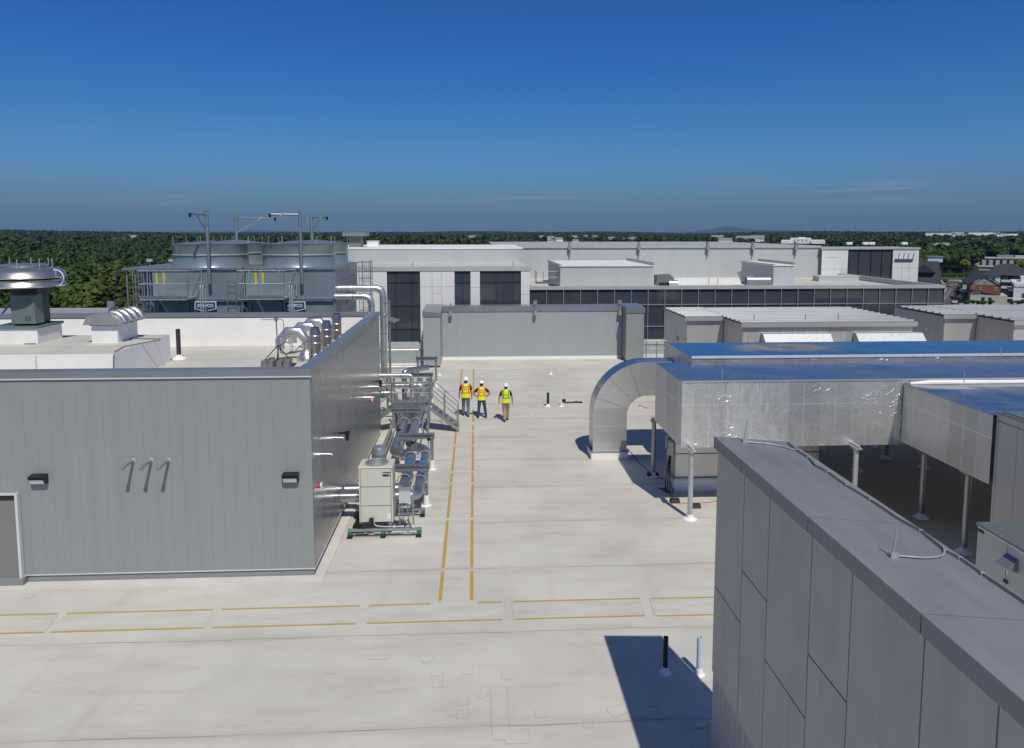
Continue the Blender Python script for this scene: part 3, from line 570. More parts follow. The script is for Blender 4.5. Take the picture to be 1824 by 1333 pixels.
for i, (dx, dy) in enumerate(((-.38, -.25), (-.14, -.27), (.16, -.3), (.38, -.28), (-.3, .18), (.3, .2))):
    p = (ax+dx, ay+dy, RZ+.05)
    if blk is None:
        blk = solo(MB().hexa([(p[0]-.1, p[1]-.2, p[2]), (p[0]+.1, p[1]-.2, p[2]), (p[0]+.1, p[1]+.2, p[2]), (p[0]-.1, p[1]+.2, p[2])], [(p[0]-.09, p[1]-.19, p[2]+.22), (p[0]+.09, p[1]-.19, p[2]+.22), (p[0]+.09, p[1]+.19, p[2]+.22), (p[0]-.09, p[1]+.19, p[2]+.22)]), 'ballast_block', 'concrete_block', 'grey concrete ballast block at the left front of the antenna tray', 'concrete block', 'ballast blocks under the antenna', p)
    else: dup(blk, p, ['', 'grey concrete ballast block second from left at the tray front', 'grey concrete ballast block third from left at the tray front', 'grey concrete ballast block at the right front of the antenna tray', 'grey concrete ballast block behind at the left of the tray', 'grey concrete ballast block behind at the right of the tray'][i], 0.08*(i-3))
# gooseneck vents and straight stacks
def gooseneck(x, y, top, lab):
    t_ = thing('gooseneck_vent', lab, 'vent pipe', (x, y, RZ), 'goosenecks on the plant roof'); r = .165; zt = top-r; w = .95
    pts = [(x, y, RZ+.35), (x, y, zt-.34), (x-.27, y, zt), (x-.66, y, zt), (x-w, y, zt-.34), (x-w, y, zt-.62)]
    MB().tube(pts, r, 24, caps=True).build('bent_pipe', 'jacket_steel', t_)
    MB().lathe((x, y, RZ), [(.34, 0), (.36, .05), (.35, .12), (.2, .36), (.168, .4)], 24).build('base_cone', 'aluminium', t_)
    MB().lathe((x, y, zt-.72), [(r+.004, 0), (r+.012, .03), (r+.004, .06)], 24, False).build('band', 'aluminium', t_)
gooseneck(-6.08, 26.0, 5.19, 'nearest of the three bent steel vent pipes, its mouth turned down'); gooseneck(-5.98, 27.4, 5.19, 'middle one of the three bent steel vent pipes'); gooseneck(-5.93, 28.8, 5.19, 'farthest of the three bent steel vent pipes')
def stack(x, y, top, lab):
    t_ = thing('exhaust_stack', lab, 'exhaust stack', (x, y, RZ), 'straight exhaust stacks on the plant roof')
    MB().lathe((x, y, RZ), [(.19, 0), (.19, top-RZ-.24), (.197, top-RZ-.235), (.197, top-RZ-.2), (.15, top-RZ-.06), (.15, top-RZ), (.12, top-RZ), (.12, top-RZ-.2)], 28, False).build('shell', 'stack_steel', t_)
    M = MB()
    for z in (.35, .75, 1.0): M.lathe((x, y, RZ+z), [(.192, 0), (.202, .02), (.192, .04)], 28, False)
    M.build('clamp_bands', 'aluminium', t_)
stack(-5.62, 25.3, 5.28, 'nearest straight steel stack beside the bent vents'); stack(-5.55, 26.9, 5.30, 'middle straight steel stack beside the bent vents'); stack(-5.50, 28.6, 5.38, 'farthest straight steel stack, close to the rear parapet')

# low parapet of the tower yard behind the plant building
t_ = thing('yard_parapet', 'long low grey parapet wall between the plant building and the woods', 'wall', (-30, 33, 0))
MB().box((-60, 33.0, 0), (-16.5, 33.3, 4.95)).build('wall', 'pale_panel', t_); MB().box((-60, 32.96, 4.95), (-16.46, 33.34, 5.16)).build('coping', 'coping_dull', t_)

# ================================================================ COOLING TOWERS
TY0, TYM, TY1, TZ = 35.7, 38.95, 42.2, 6.86
def tower(x0, x1, y0, y1, cx, cy, label, front=True, side=False):
    t_ = thing('cooling_tower', label, 'cooling tower', ((x0+x1)/2, y0, 0), 'cooling tower cells')
    MB().box((x0+.04, y0, 5.35), (x1, y1-.02, TZ-.1)).build('upper_casing', 'tower_steel', t_)
    MB().box((x0+.04, y0+.10, 0), (x1-.06, y1-.1, 5.2)).build('lower_casing', 'tower_steel_dark', t_)
    M = MB(); M.box((x0-.02, y0-.05, 5.2), (x1+.02, y1-.02, 5.28)); M.box((x0-.02, y0-.07, 5.281), (x1+.02, y0+.02, 5.35)); M.build('belt_channel', 'galvanised', t_)
    MB().box((x0-.06, y0-.10, TZ-.1), (x1+.05, y1-.01, TZ)).build('deck', 'galvanised', t_)
    r = 1.80; k = MB().lathe((cx, cy, TZ), [(r+.03, 0), (r, .04), (r-.02, .5), (r+.02, 1.02), (r+.06, 1.10), (r, 1.13), (r-.04, 1.1), (r-.06, .1)], 64, False).build('fan_cylinder', 'tower_steel', t_)
    MB().lathe((cx, cy, TZ), [(r, .56), (r+.035, .58), (r+.035, .61), (r, .63)], 64, False).build('stiffener_ring', 'galvanised_pale', k)
    MB().lathe((cx, cy, TZ), [(r+.07, 1.12), (1.0, 1.20), (.5, 1.26), (.05, 1.28), (.05, 1.27), (.5, 1.245), (1.0, 1.185), (r+.05, 1.105)], 48, False).build('fan_guard', 'galvanised', k)
    for a in range(6): MB().tube([(cx+1.78*math.cos(a*1.047+.2), cy+1.78*math.sin(a*1.047+.2), TZ+1.1), (cx+1.78*math.cos(a*1.047+.2), cy+1.78*math.sin(a*1.047+.2), TZ+1.5)], .012, 5).build('lightning_rod', 'galvanised_pale', t_)
    if front:
        M = MB()
        for x in (x0+.2, (x0+x1)/2-.55, (x0+x1)/2+.15, x1-.12): M.box((x, y0-.05, 0), (x+.09, y0-.001, TZ-.1))
        M.build('corner_channels', 'tower_steel', t_)
        for i in range(5): MB().box((cx-1.3+i*.75, y0-.012, 5.36), (cx-1.285+i*.75, y0-.002, TZ-.12)).build('panel_seam', 'tower_steel_dark', t_)
    if side:
        M = MB()
        for i in range(6):
            for k_ in range(5): M.box((x1+.002, y0+.15+i*.5, 5.45+k_*.26), (x1+.03, y0+.55+i*.5, 5.47+k_*.26))
        M.build('side_louvres', 'galvanised', t_)
        M = MB()
        for k_ in range(9): M.box((x1-.055, y0+.2, .5+k_*.5), (x1-.02, y1-.3, .53+k_*.5))
        M.build('intake_louvres', 'galvanised', t_)
    return t_
TA = tower(-15.7, -11.3, TY0, TYM, -13.45, 37.5, 'front left cooling tower cell with round galvanised fan cylinder and blue maker sign', side=False)
TB = tower(-11.26, -6.86, TY0, TYM, -9.02, 37.5, 'front right cooling tower cell, its right side towards the silver pipes', side=True)
tower(-15.7, -11.3, TYM+.03, TY1, -13.4, 41.0, 'rear left cooling tower cell, mostly hidden behind the front left one', False)
tower(-11.26, -6.86, TYM+.03, TY1, -8.98, 41.0, 'rear right cooling tower cell behind the front right one', False, True)
t_ = thing('tower_plenum', 'dark open-framed plenum bay at the left end of the cooling towers', 'plenum', (-16.6, 36.2, 0))
MB().box((-16.75, 36.9, 0), (-15.76, 41.8, TZ-.12)).build('casing', 'tower_steel_dark', t_); MB().box((-17.1, 35.75, TZ-.12), (-15.77, 42.1, TZ-.02)).build('deck', 'galvanised', t_)
M = MB()
for x in (-17.0, -16.6, -16.2, -15.9): M.box((x, 35.9, 0), (x+.07, 35.97, TZ-.12))
M.build('posts', 'galvanised', t_)
for cxs, par in (((366, 546), TA), ((525, 546), TB)):
    c = aty(cxs[0], cxs[1], TY0-.08); x, z = c.x, c.z; M = MB(); w, h = .52, .24
    poly = [(x-w, z+h), (x+w, z+h), (x+w, z-h*.55), (x+w*.15, z-h*1.0), (x-w*.15, z-h*1.0), (x-w, z-h*.55)]
    s_ = MB().prism([(a, TY0-.08, b_) for a, b_ in poly], (0, .03, 0)).build('maker_sign', 'white_plastic', par)
    q = [(x+(a-x)*.92, z+(b_-z)*.84) for a, b_ in poly]; MB().prism([(a, TY0-.086, b_) for a, b_ in q], (0, .004, 0)).build('sign_field', 'sign_blue', s_)
    text('EVAPCO', .2, facing_front(x, TY0-.089, z+.03), 'sign_text', 'white_plastic', s_, bold=True)
# platforms with railings and yellow gates on the tower fronts
def rail(m, pts, h=1.07, step=1.2, mid=(0.55,), r=.02, posts=True):
    pts = [Vector(p) for p in pts]
    for hh in (h,)+tuple(mid): m.tube([p+Vector((0, 0, hh)) for p in pts], r, 8)
    if posts:
        for a, b_ in zip(pts[:-1], pts[1:]):
            n = max(1, round((b_-a).length/step))
            for i in range(n+1): p = a+(b_-a)*i/n; m.tube([p, p+Vector((0, 0, h))], r, 8)
def tower_platform(x0, x1, lab):
    z = 5.46; t_ = thing('service_platform', lab, 'platform', ((x0+x1)/2, 35, z), 'service platforms on the tower fronts')
    MB().box((x0, 34.65, z-.09), (x1, TY0-.09, z)).build('floor', 'galvanised_pale', t_); MB().box((x0, 34.63, z), (x1, 34.65, z+.12)).build('toe_board', 'galvanised', t_)
    M = MB(); rail(M, [(x0, TY0-.12, z), (x0, 34.66, z), (x1, 34.66, z), (x1+.35, TY0-.12, z)], 1.3, 1.1, (.68,)); M.build('railing', 'galvanised_pale', t_)
    M = MB(); M.bar((x0+.5, TY0-.1, 4.0), (x0+.1, 34.7, z-.1), .07); M.bar((x1-.9, TY0-.1, 4.0), (x1-1.3, 34.7, z-.1), .07); M.build('braces', 'tower_steel_dark', t_)
    M = MB()
    for xx in (x0+.78, x0+1.12): M.box((xx, 34.7, z+.66), (xx+.09, 34.74, z+1.28))
    M.bar((x0+.82, 34.72, z+1.22), (x0+1.16, 34.72, z+1.22), .03); M.build('safety_gate', 'yellow_paint', t_)
tower_platform(-15.85, -13.62, 'steel platform with railing on the front left tower, above the left sign'); tower_platform(-11.25, -9.1, 'steel platform with railing on the front right tower, above the right sign')
def ladder(x, y, z0, z1, lab, cage=False, dx=.42):
    t_ = thing('ladder', lab, 'ladder', (x, y, z0), 'galvanised ladders'); M = MB()
    for s in (0, dx): M.tube([(x+s, y, z0), (x+s, y, z1)], .022, 8)
    M.build('side_rails', 'galvanised', t_); M = MB()
    n = int((z1-z0)/.3)
    for i in range(n): M.tube([(x, y, z0+.2+i*.3), (x+dx, y, z0+.2+i*.3)], .012, 6)
    M.build('rungs', 'galvanised', t_)
    if cage:
        M = MB()
        for k_ in range(int((z1-z0-2)/.9)+1):
            z = z1-.1-k_*.9; M.tube([(x+dx/2+.38*math.cos(a), y-.1-.7*max(0, -math.sin(a))*-1*-1 if False else y-.35+.38*math.sin(a), z) for a in [i*math.pi/8 for i in range(17)]], .014, 6)
        for a in (.2, .9, 1.57, 2.2, 2.9, 3.6, 4.2, 4.71, 5.3, 5.9): M.tube([(x+dx/2+.38*math.cos(a), y-.35+.38*math.sin(a), z0+2), (x+dx/2+.38*math.cos(a), y-.35+.38*math.sin(a), z1)], .012, 5)
        M.build('cage', 'galvanised', t_)
ladder(-16.55, 35.6, 0, 6.8, 'tall ladder at the left end of the cooling towers'); ladder(-12.05, 35.5, 0, 6.3, 'tall ladder between the two front tower platforms')
ladder(-6.35, 41.0, 2.0, 7.0, 'caged ladder at the right rear of the cooling towers', True)
for i, px in enumerate((364, 521)):
    c = aty(px, 512, 34.9); t_ = thing('grab_rail', ('left' if i == 0 else 'right')+' hooped grab rail standing in front of a tower sign', 'handrail', (c.x, 34.9, 4), 'hooped grab rails')
    for s in (-.05, .06): MB().tube(round_path([(c.x+s, 34.5, 0), (c.x+s, 34.5, c.z+.12), (c.x+s, 34.8, c.z+.12), (c.x+s, 34.8, 4.5)], .15), .022, 8).build('hoop', 'galvanised_pale', t_)
def davit(x, y, z0, zt, ex, ey, ez, lab, yel=True):
    t_ = thing('davit_arm', lab, 'davit', (x, y, z0), 'davit arms above the cooling towers')
    MB().tube([(x, y, z0), (x, y, zt)], .085, 16).build('post', 'galvanised', t_)
    a = Vector((x, y, ez)); e_ = Vector((ex, ey, ez)); MB().tube([a, e_], .045, 10).build('arm', 'galvanised', t_)
    MB().tube([(x, y, ez-.85), a+(e_-a)*.62], .03, 8).build('strut', 'galvanised', t_)
    M = MB(); M.lathe((e_.x, e_.y, e_.z-.02), [(.05, -.13), (.07, 0), (.06, .07)], 10); M.build('end_sheave', 'black_plastic', t_)
    if yel: q = a+(e_-a)*.62; MB().tube([q+Vector((-.06, 0, -.08)), q+Vector((.06, 0, .06))], .05, 8).build('trolley', 'yellow_paint', t_)
davit(-12.83, 35.35, 6.1, 9.62, -13.25, 34.4, 9.42, 'davit post with short arm pointing left, at the front left tower', False)
davit(-8.42, 35.35, 6.1, 9.62, -9.75, 35.0, 9.42, 'davit post with arm reaching left, in front of the right tower')
davit(-13.75, 42.4, 5, 9.52, -11.5, 42.3, 9.36, 'davit post with long arm reaching right, behind the towers')
davit(-9.45, 42.4, 5, 9.52, -8.4, 41.6, 9.40, 'davit post with short dark arm, at the right rear of the towers')
for i, (px, py) in enumerate(((267, 465), (306, 462))):
    c = aty(px, py, 37.5); t_ = thing('flood_light', ('left' if i == 0 else 'right')+' small pale fitting on a stem at the left of the tower deck', 'lamp', (c.x, 37.5, TZ), 'small fittings on the tower deck')
    MB().tube([(c.x, 37.5, TZ-.12), (c.x, 37.5, TZ+.22)], .03, 6).build('stem', 'galvanised', t_); MB().box((c.x-.13, 37.4, TZ+.22), (c.x+.13, 37.6, TZ+.36)).build('head', 'galvanised_pale', t_)

# ================================================================ PIPE RACK, HEAT PUMP, CROSSOVER STAIR
def goalpost(x0, x1, y, z, lab, boots=True):
    t_ = thing('pipe_support', lab, 'pipe support', ((x0+x1)/2, y, 0), 'steel frames over the big pipes')
    M = MB(); M.box((x0, y-.10, z-.02), (x1, y+.10, z)); M.box((x0, y-.02, z-.16), (x1, y+.02, z-.02)); M.box((x0, y-.10, z-.18), (x1, y+.10, z-.16)); M.build('beam', 'strut', t_, angle=20)
    for x in (x0+.1, x1-.1):
        MB().box((x-.06, y-.06, 0.02), (x+.06, y+.06, z-.18)).build('post', 'strut', t_)
        if boots: MB().lathe((x, y, 0), [(.17, 0), (.16, .008), (.10, .015), (.09, .32), (.08, .33)], 20).build('boot', 'white_flashing', t_)
goalpost(-2.72, -1.47, 22.1, 1.32, 'steel support frame nearest the beige heat pump'); goalpost(-2.78, -1.50, 25.6, 1.32, 'steel support frame where the big pipes shift sideways')
goalpost(-3.55, -2.30, 29.9, 1.2, 'steel support frame just in front of the crossover stair'); goalpost(-3.2, -2.1, 35.2, 1.65, 'steel support frame behind the crossover stair')
goalpost(-3.3, -2.1, 39.5, 1.7, 'farthest steel support frame along the big pipes')
def big_pipe(pts, r, lab, mat='pipe_jacket_dull', clamps=(), n=20, rr=.34, group='large jacketed pipes'):
    t_ = thing('insulated_pipe', lab, 'pipe', tuple(pts[0]), group); MB().tube(round_path(pts, rr, 5), r, n).build('jacket', mat, t_)
    P = [Vector(p) for p in pts]; M = MB()
    for a, b_ in zip(P[:-1], P[1:]):
        ln = (b_-a).length; k = max(1, int(ln/.9)); d = (b_-a).normalized()
        for i in range(k):
            q = a+d*min(ln-.05, (i+.5)*ln/k); M.tube([q-d*.018, q+d*.018], r+.006, n)
    M.build('jacket_bands', 'galvanised' if mat != 'aluminium' else 'jacket_steel', t_); return t_
pr_ = .165
A = big_pipe([(-2.93, 37.5, .8), (-2.93, 25.05, .8), (-2.24, 24.75, .8), (-2.24, 21.55, .75), (-4.0, 21.55, .75)], pr_, 'left one of the two big jacketed pipes, turning into the wall behind the other')
Bp = big_pipe([(-2.46, 37.5, .8), (-2.46, 25.95, .8), (-1.76, 25.3, .8), (-1.76, 20.95, .75), (-4.03, 20.95, .75)], pr_, 'right one of the two big jacketed pipes, turning left behind the heat pump', 'pipe_jacket_dull')
for (x, y, par, c_) in ((-2.24, 22.5, A, 'black_plastic'), (-1.76, 22.45, Bp, 'red_plastic'), (-2.24, 25.0, A, 'black_plastic'), (-1.70, 25.4, Bp, 'black_plastic'), (-2.93, 30.2, A, 'red_plastic')):
    v_ = MB().tube([(x, y, .9), (x, y, 1.15)], .025, 8).build('valve_stem', 'aluminium', par); MB().tube([(x, y, 1.12), (x, y, 1.2)], .06, 10).build('handwheel', c_, v_)
for (x, y, par) in ((-2.24, 22.0, A), (-1.76, 21.9, Bp), (-2.24, 24.3, A), (-1.76, 24.4, Bp), (-2.93, 28.9, A), (-2.46, 28.9, Bp)):
    MB().tube([(x-.24, y, .82)]+arc((x, y, .84), .215, math.pi*.95, .05*math.pi, 10)+[(x+.24, y, .82), (x-.24, y, .99-.17)], .014, 6).build('pipe_clamp', 'galvanised_pale', par)
for (x, y, par) in ((-2.24, 23.6, A), (-1.76, 23.6, Bp)): MB().tube([(x, y-.06, .782), (x, y+.06, .782)], pr_+.008, 20).build('blue_label', 'tag_blue', par)
# large wall sleeve
solo(MB().lathe((-4.04, 20.95, 0), [(0.1, 0), (0.1, 0.001)], 3), 'sleeve_seal', 'joint_dark', 'tiny dark seal at the wall foot', 'seal') if False else None
t_ = thing('steel_tank', 'upright bright steel cylinder with domed lid between the heat pump and the wall', 'tank', (-3.18, 23.2, 0))
MB().lathe((-3.18, 23.2, 0), [(.235, 0.02), (.235, 1.35), (.24, 1.36), (.24, 1.38), (.235, 1.39), (.232, 1.50), (.20, 1.58), (.12, 1.62)], 32).build('body', 'jacket_steel', t_); MB().lathe((-3.18, 23.2, 0), [(.38, 0.002), (.34, .03), (.26, .05)], 28).build('flashing_ring', 'white_flashing', t_)
for (x, y0_, y1_, z, r_, lab) in ((-3.42, 22.4, 37, .30, .032, 'thin conduit low along the wall side of the pipe rack'), (-3.55, 23.5, 37, .42, .045, 'slim silver pipe along the wall side of the pipe rack'), (-2.05, 26.5, 37, 1.18, .028, 'thin conduit on top of the support frames')):
    silver([(x, y0_, z), (x, y1_, z)], r_, lab, .1, 'jacket_steel') if False else solo(MB().tube([(x, y0_, z), (x, y1_, z)], r_, 10), 'conduit_run', 'jacket_steel', lab, 'conduit', 'conduits along the pipe rack', (x, y0_, z))
for (x, y, z, lab) in ((-3.1, 31.9, 1.1, 'first gate valve with black handwheel behind the crossover platform'), (-2.6, 32.2, 1.3, 'second gate valve with black handwheel behind the crossover platform'), (-2.2, 33.2, 1.1, 'third gate valve with black handwheel behind the crossover platform'), (-3.0, 27.4, .95, 'small gate valve between the middle support frames')):
    q = thing('gate_valve', lab, 'valve', (x, y, z-.4), 'gate valves on the pipe rack'); MB().tube([(x, y, z-.8), (x, y, z)], .05, 10).build('body', 'jacket_steel', q); MB().lathe((x, y, z), [(.03, 0), (.11, .02), (.12, .035), (.03, .05)], 14).build('handwheel', 'black_plastic', q); MB().tube([(x-.12, y, z-.35), (x+.12, y, z-.35)], .10, 12).build('flange', 'galvanised', q)
# heat pump on strut frame
hx0, hx1, hy0, hy1, hz0, hz1 = -3.30, -2.36, 19.85, 20.52, .36, 2.03
t_ = thing('heat_pump', 'tall beige outdoor heat pump unit with round fan grille on top', 'heat pump', ((hx0+hx1)/2, hy0, hz0))
MB().box((hx0, hy0, hz0+.04), (hx1, hy1, hz1-.05)).build('casing', 'beige_paint', t_)
MB().hexa([(hx0-.02, hy0-.02, hz1-.05), (hx1+.02, hy0-.02, hz1-.05), (hx1+.02, hy1+.02, hz1-.05), (hx0-.02, hy1+.02, hz1-.05)], [(hx0, hy0, hz1), (hx1, hy0, hz1), (hx1, hy1, hz1), (hx0, hy1, hz1)]).build('top_lid', 'beige_paint', t_, angle=15)
for z0, z1 in ((hz0+.06, .88), (.90, 1.43), (1.45, hz1-.07)): MB().box((hx0+.05, hy0-.012, z0), (hx1-.05, hy0-.001, z1)).build('front_panel', 'beige_paint', t_)
MB().box((hx0+.04, hy0-.004, hz0+.04), (hx1-.04, hy0-.0005, hz1-.06)).build('panel_gap', 'joint_dark', t_)
MB().box((hx1+.001, hy0+.05, hz0+.1), (hx1+.014, hy1-.05, hz1-.12)).build('side_coil_guard', 'beige_dark', t_)
gx, gy = (hx0+hx1)/2, (hy0+hy1)/2
f_ = MB().lathe((gx, gy, hz1), [(.31, 0), (.335, .012), (.345, .02), (.345, .025), (.32, .03), (.31, .012)], 40, False).build('fan_ring', 'beige_dark', t_)
MB().lathe((gx, gy, hz1+.002), [(.01, 0), (.31, .0015)], 40).build('fan_well', 'joint_dark', f_)
M = MB()
for r in (.06, .10, .14, .18, .22, .26, .30): M.tube([(gx+r*math.cos(a), gy+r*math.sin(a), hz1+.03) for a in [i*math.pi/14 for i in range(28)]], .0065, 5, closed=True)
for i in range(16): a = i*math.pi/8; M.tube([(gx+.05*math.cos(a), gy+.05*math.sin(a), hz1+.026), (gx+.33*math.cos(a), gy+.33*math.sin(a), hz1+.026)], .006, 5)
M.lathe((gx, gy, hz1+.02), [(.055, 0), (.055, .018), (.01, .02)], 16); M.build('fan_grille', 'galvanised_pale', f_)
bd = MB().box((hx1-.27, hy0-.018, 1.74), (hx1-.055, hy0-.012, 1.86)).build('badge', 'black_plastic', t_)
text('TRANE', .062, facing_front(hx1-.15, hy0-.0195, 1.812), 'badge_text', 'white_plastic', bd, bold=True); MB().tube([(hx1-.245, hy0-.0195, 1.815), (hx1-.245, hy0-.021, 1.815)], .016, 12).build('badge_mark', 'white_plastic', bd)
MB().box((hx1-.115, hy0-.0205, 1.762), (hx1-.068, hy0-.0185, 1.776)).build('badge_line', 'white_plastic', bd)
MB().box((hx1-.16, hy0-.014, .50), (hx1-.06, hy0-.0125, .66)).build('data_label', 'white_plastic', t_)
M = MB(); M.tube(round_path([(-2.95, hy0-.02, .55), (-2.95, hy0-.07, .42), (-3.2, hy0-.08, .34), (-3.42, hy0+.1, .25), (-3.42, hy0+1.0, .2)], .1), .05, 10); M.tube(round_path([(-2.99, hy0-.02, .52), (-3.0, hy0-.1, .38), (-3.25, hy0-.12, .3), (-3.5, hy0+.1, .2), (-3.48, hy0+1.1, .18)], .1), .04, 10); M.build('refrigerant_lines', 'black_plastic', t_)
M = MB(); M.tube(round_path([(-2.88, hy0-.02, .62), (-2.88, hy0-.09, .6), (-2.88, hy0-.09, .34), (-2.6, hy0-.1, .31), (-2.3, hy0-.1, .31), (-2.05, hy0-.05, .3)], .1), .018, 8); M.build('conduit', 'galvanised_pale', t_)
for sx_ in (hx0+.08, hx1-.08): MB().box((sx_-.05, hy0, .27), (sx_+.05, hy1, hz0+.04)).build('foot_rail', 'strut', t_)
t_ = thing('equipment_frame', 'low grey strut frame on black and green rubber feet under the heat pump', 'support frame', (-2.7, 20.4, 0))
for y in (19.75, 21.2):
    M = MB(); M.box((-3.62, y-.025, .19), (-1.55, y+.025, .265)); M.build('long_rail', 'galvanised', t_)
    M = MB(); M.tube([(-3.6, y-.02, .13), (-1.6, y-.02, .13)], .011, 6); M.build('tie_rod', 'strut', t_)
for x in (-3.2, -2.45): MB().box((x-.02, 19.78, .19), (x+.02, 21.17, .25)).build('cross_rail', 'galvanised', t_)
for x, y in ((-3.55, 19.75), (-2.62, 19.75), (-1.62, 19.75), (-3.60, 21.2), (-1.62, 21.2)):
    f_ = MB().hexa([(x-.10, y-.07, 0), (x+.06, y-.07, 0), (x+.06, y+.1, 0), (x-.10, y+.1, 0)], [(x-.06, y-.06, .11), (x+.06, y-.06, .11), (x+.06, y+.08, .11), (x-.06, y+.08, .11)]).build('rubber_foot', 'black_plastic', t_); MB().box((x-.065, y-.062, .111), (x+.065, y+.082, .19)).build('foot_cap', 'rubber_green', f_)
t_ = thing('disconnect_switch', 'small grey electrical switch box on a strut stand beside the heat pump', 'switch box', (-1.98, 19.85, 0))
MB().box((-2.18, 19.84, .95), (-1.86, 19.98, 1.36)).build('enclosure', 'unit_grey', t_); MB().box((-2.19, 19.832, 1.31), (-1.85, 19.985, 1.37)).build('lid', 'hood_grey', t_)
for x in (-2.19, -1.80): MB().box((x-.02, 19.99, .265), (x+.02, 20.03, 1.4)).build('strut_leg', 'galvanised', t_)
M = MB()
for z in (.55, .8, 1.0): M.box((-2.25, 19.995, z), (-1.74, 20.035, z+.035))
M.build('cross_struts', 'galvanised', t_)
M = MB(); M.tube(round_path([(-2.1, 19.9, .95), (-2.1, 19.9, .5), (-2.0, 19.9, .33), (-2.2, 20.3, .3)], .1), .018, 8); M.tube(round_path([(-1.95, 19.9, .95), (-1.95, 19.88, .6), (-1.88, 19.85, .3), (-1.7, 19.8, .2)], .1), .018, 8); M.build('conduits', 'galvanised', t_)
# crossover platform with stairs
PF, px0, px1, py0, py1 = 1.15, -3.55, -2.0, 30.35, 31.25
t_ = thing('crossover_stair', 'galvanised crossover platform with stairs and handrails bridging the big pipes', 'stairs', ((px0+px1)/2, py0, 0))
MB().box((px0, py0, PF-.05), (px1, py1, PF)).build('platform_floor', 'strut', t_, smooth=False)
M = MB(); M.box((px0, py0-.03, PF-.14), (px1, py0-.001, PF+.02)); M.box((px0, py1+.001, PF-.14), (px1, py1+.03, PF+.1)); M.build('platform_beams', 'galvanised', t_)
for x in (px0+.05, px1-.05):
    for y in (py0+.05, py1-.05): MB().box((x-.04, y-.04, 0), (x+.04, y+.04, PF-.14)).build('leg', 'strut', t_)
for y in (py0, py1):
    M = MB(); rail(M, [(px0, y, PF), (px1, y, PF)], 1.07, .6, (.6, .8), .02); M.build('guard_rail', 'galvanised', t_)
def flight(x0, x1, lab):
    n = 6; s = 1 if x1 > x0 else -1
    for y in (py0+.03, py1-.03): M = MB(); M.hexa([(x0, y-.02, PF-.16), (x0, y+.02, PF-.16), (x0, y+.02, PF+.02), (x0, y-.02, PF+.02)], [(x1, y-.02, 0), (x1, y+.02, 0), (x1, y+.02, .16), (x1, y-.02, .16)]); M.build('stringer', 'galvanised', t_)
    for i in range(1, n): x = x0+(x1-x0)*i/n; z = PF*(1-i/n); MB().box((min(x-.12, x+.12), py0+.06, z-.03), (max(x-.12, x+.12), py1-.06, z)).build('tread', 'strut', t_)
    for y in (py0+.03, py1-.03):
        M = MB()
        for hh in (1.07, .62): M.tube([(x0, y, PF+hh), (x1-.05*s, y, hh+.05)], .02, 8)
        for k_ in (0.03, .5, .96): x = x0+(x1-x0)*k_; z = PF*(1-k_); M.tube([(x, y, z), (x, y, z+1.07)], .022, 8)
        M.build('handrail', 'galvanised', t_)
flight(px1, -0.72, 0); flight(px0, -4.85, 0)
# horizontal and vertical silver pipes behind the building
def silver(pts, r, lab, rr=.3, mat='jacket_steel'): return big_pipe(pts, r, lab, mat, rr=rr, n=20, group='bright silver pipes')
silver([(-6.9, 36.2, 5.78), (-4.62, 36.2, 5.78), (-4.62, 36.2, 1.2), (-4.62, 37.4, .9)], .17, 'upper silver pipe leaving the towers and dropping at the building corner', .42)
silver([(-6.9, 35.6, 5.42), (-5.12, 35.6, 5.42), (-5.12, 35.6, .5)], .16, 'lower silver pipe leaving the towers and dropping behind the building', .40)
silver([(-7, 33.0, 1.98), (-2.95, 33.0, 1.98), (-2.95, 33.0, .9)], .10, 'topmost silver pipe crossing from behind the building to the pipe rack', .15)
silver([(-7, 33.3, 1.45), (-2.50, 33.3, 1.45), (-2.50, 33.3, .85)], .12, 'middle silver pipe crossing to the pipe rack behind the stair', .2)
silver([(-7, 32.3, 1.32), (-3.6, 32.3, 1.32), (-3.6, 32.3, .2)], .09, 'lowest silver pipe crossing to the pipe rack behind the stair', .15)
silver([(-5.8, 44, 1.35), (-3.50, 44, 1.35), (-3.50, 44, .30), (-5.8, 44, .30)], .085, 'slim silver pipe loop in front of the panelled low wall', .08)
silver([(-3.36, 33.6, .4), (-3.36, 33.6, 2.05), (-2.3, 34.6, 2.05)], .13, 'dull upright pipe rising beside the stair platform', .2, 'pipe_jacket_dull')
for i, (x, y, zt, lab) in enumerate(((-4.3, 36.0, 5.2, 'tall thin strut post carrying the dropping silver pipe'), (-4.15, 33.5, 2.2, 'short strut post beside the crossing silver pipes'), (-3.0, 34.0, 2.1, 'short strut post at the rack behind the stair'))):
    t_ = thing('strut_post', lab, 'post', (x, y, 0), 'strut posts at the silver pipes'); MB().box((x-.05, y-.05, 0), (x+.05, y+.05, zt)).build('post', 'galvanised', t_)
    M = MB(); M.bar((x, y, zt-.6), (x-.5, y+.1, zt-1.0), .05); M.bar((x, y, zt-.15), (x-.45, y+.1, zt-.15), .05); M.build('bracket', 'galvanised', t_)
t_ = thing('pipe_fan_vent', 'round pale duct mouth on its side beside the wall near the stair', 'vent', (-4.5, 31.0, .8))
MB().tube([(-4.75, 31.5, .95), (-4.35, 31.1, .80)], .24, 20).build('drum', 'stack_steel', t_); MB().tube([(-4.36, 31.11, .80), (-4.33, 31.08, .79)], .25, 20).build('rim', 'galvanised', t_)
t_ = thing('pipe_rest', 'pale louvred bracket at the top of the dropping silver pipe', 'bracket', (-4.2, 36, 4.5))
M = MB()
for k_ in range(4): M.bar((-4.45+k_*.12, 35.8, 4.22-.04*k_), (-4.15+k_*.12, 36.1, 4.32-.04*k_), .07, .02)
M.build('slats', 'galvanised_pale', t_)

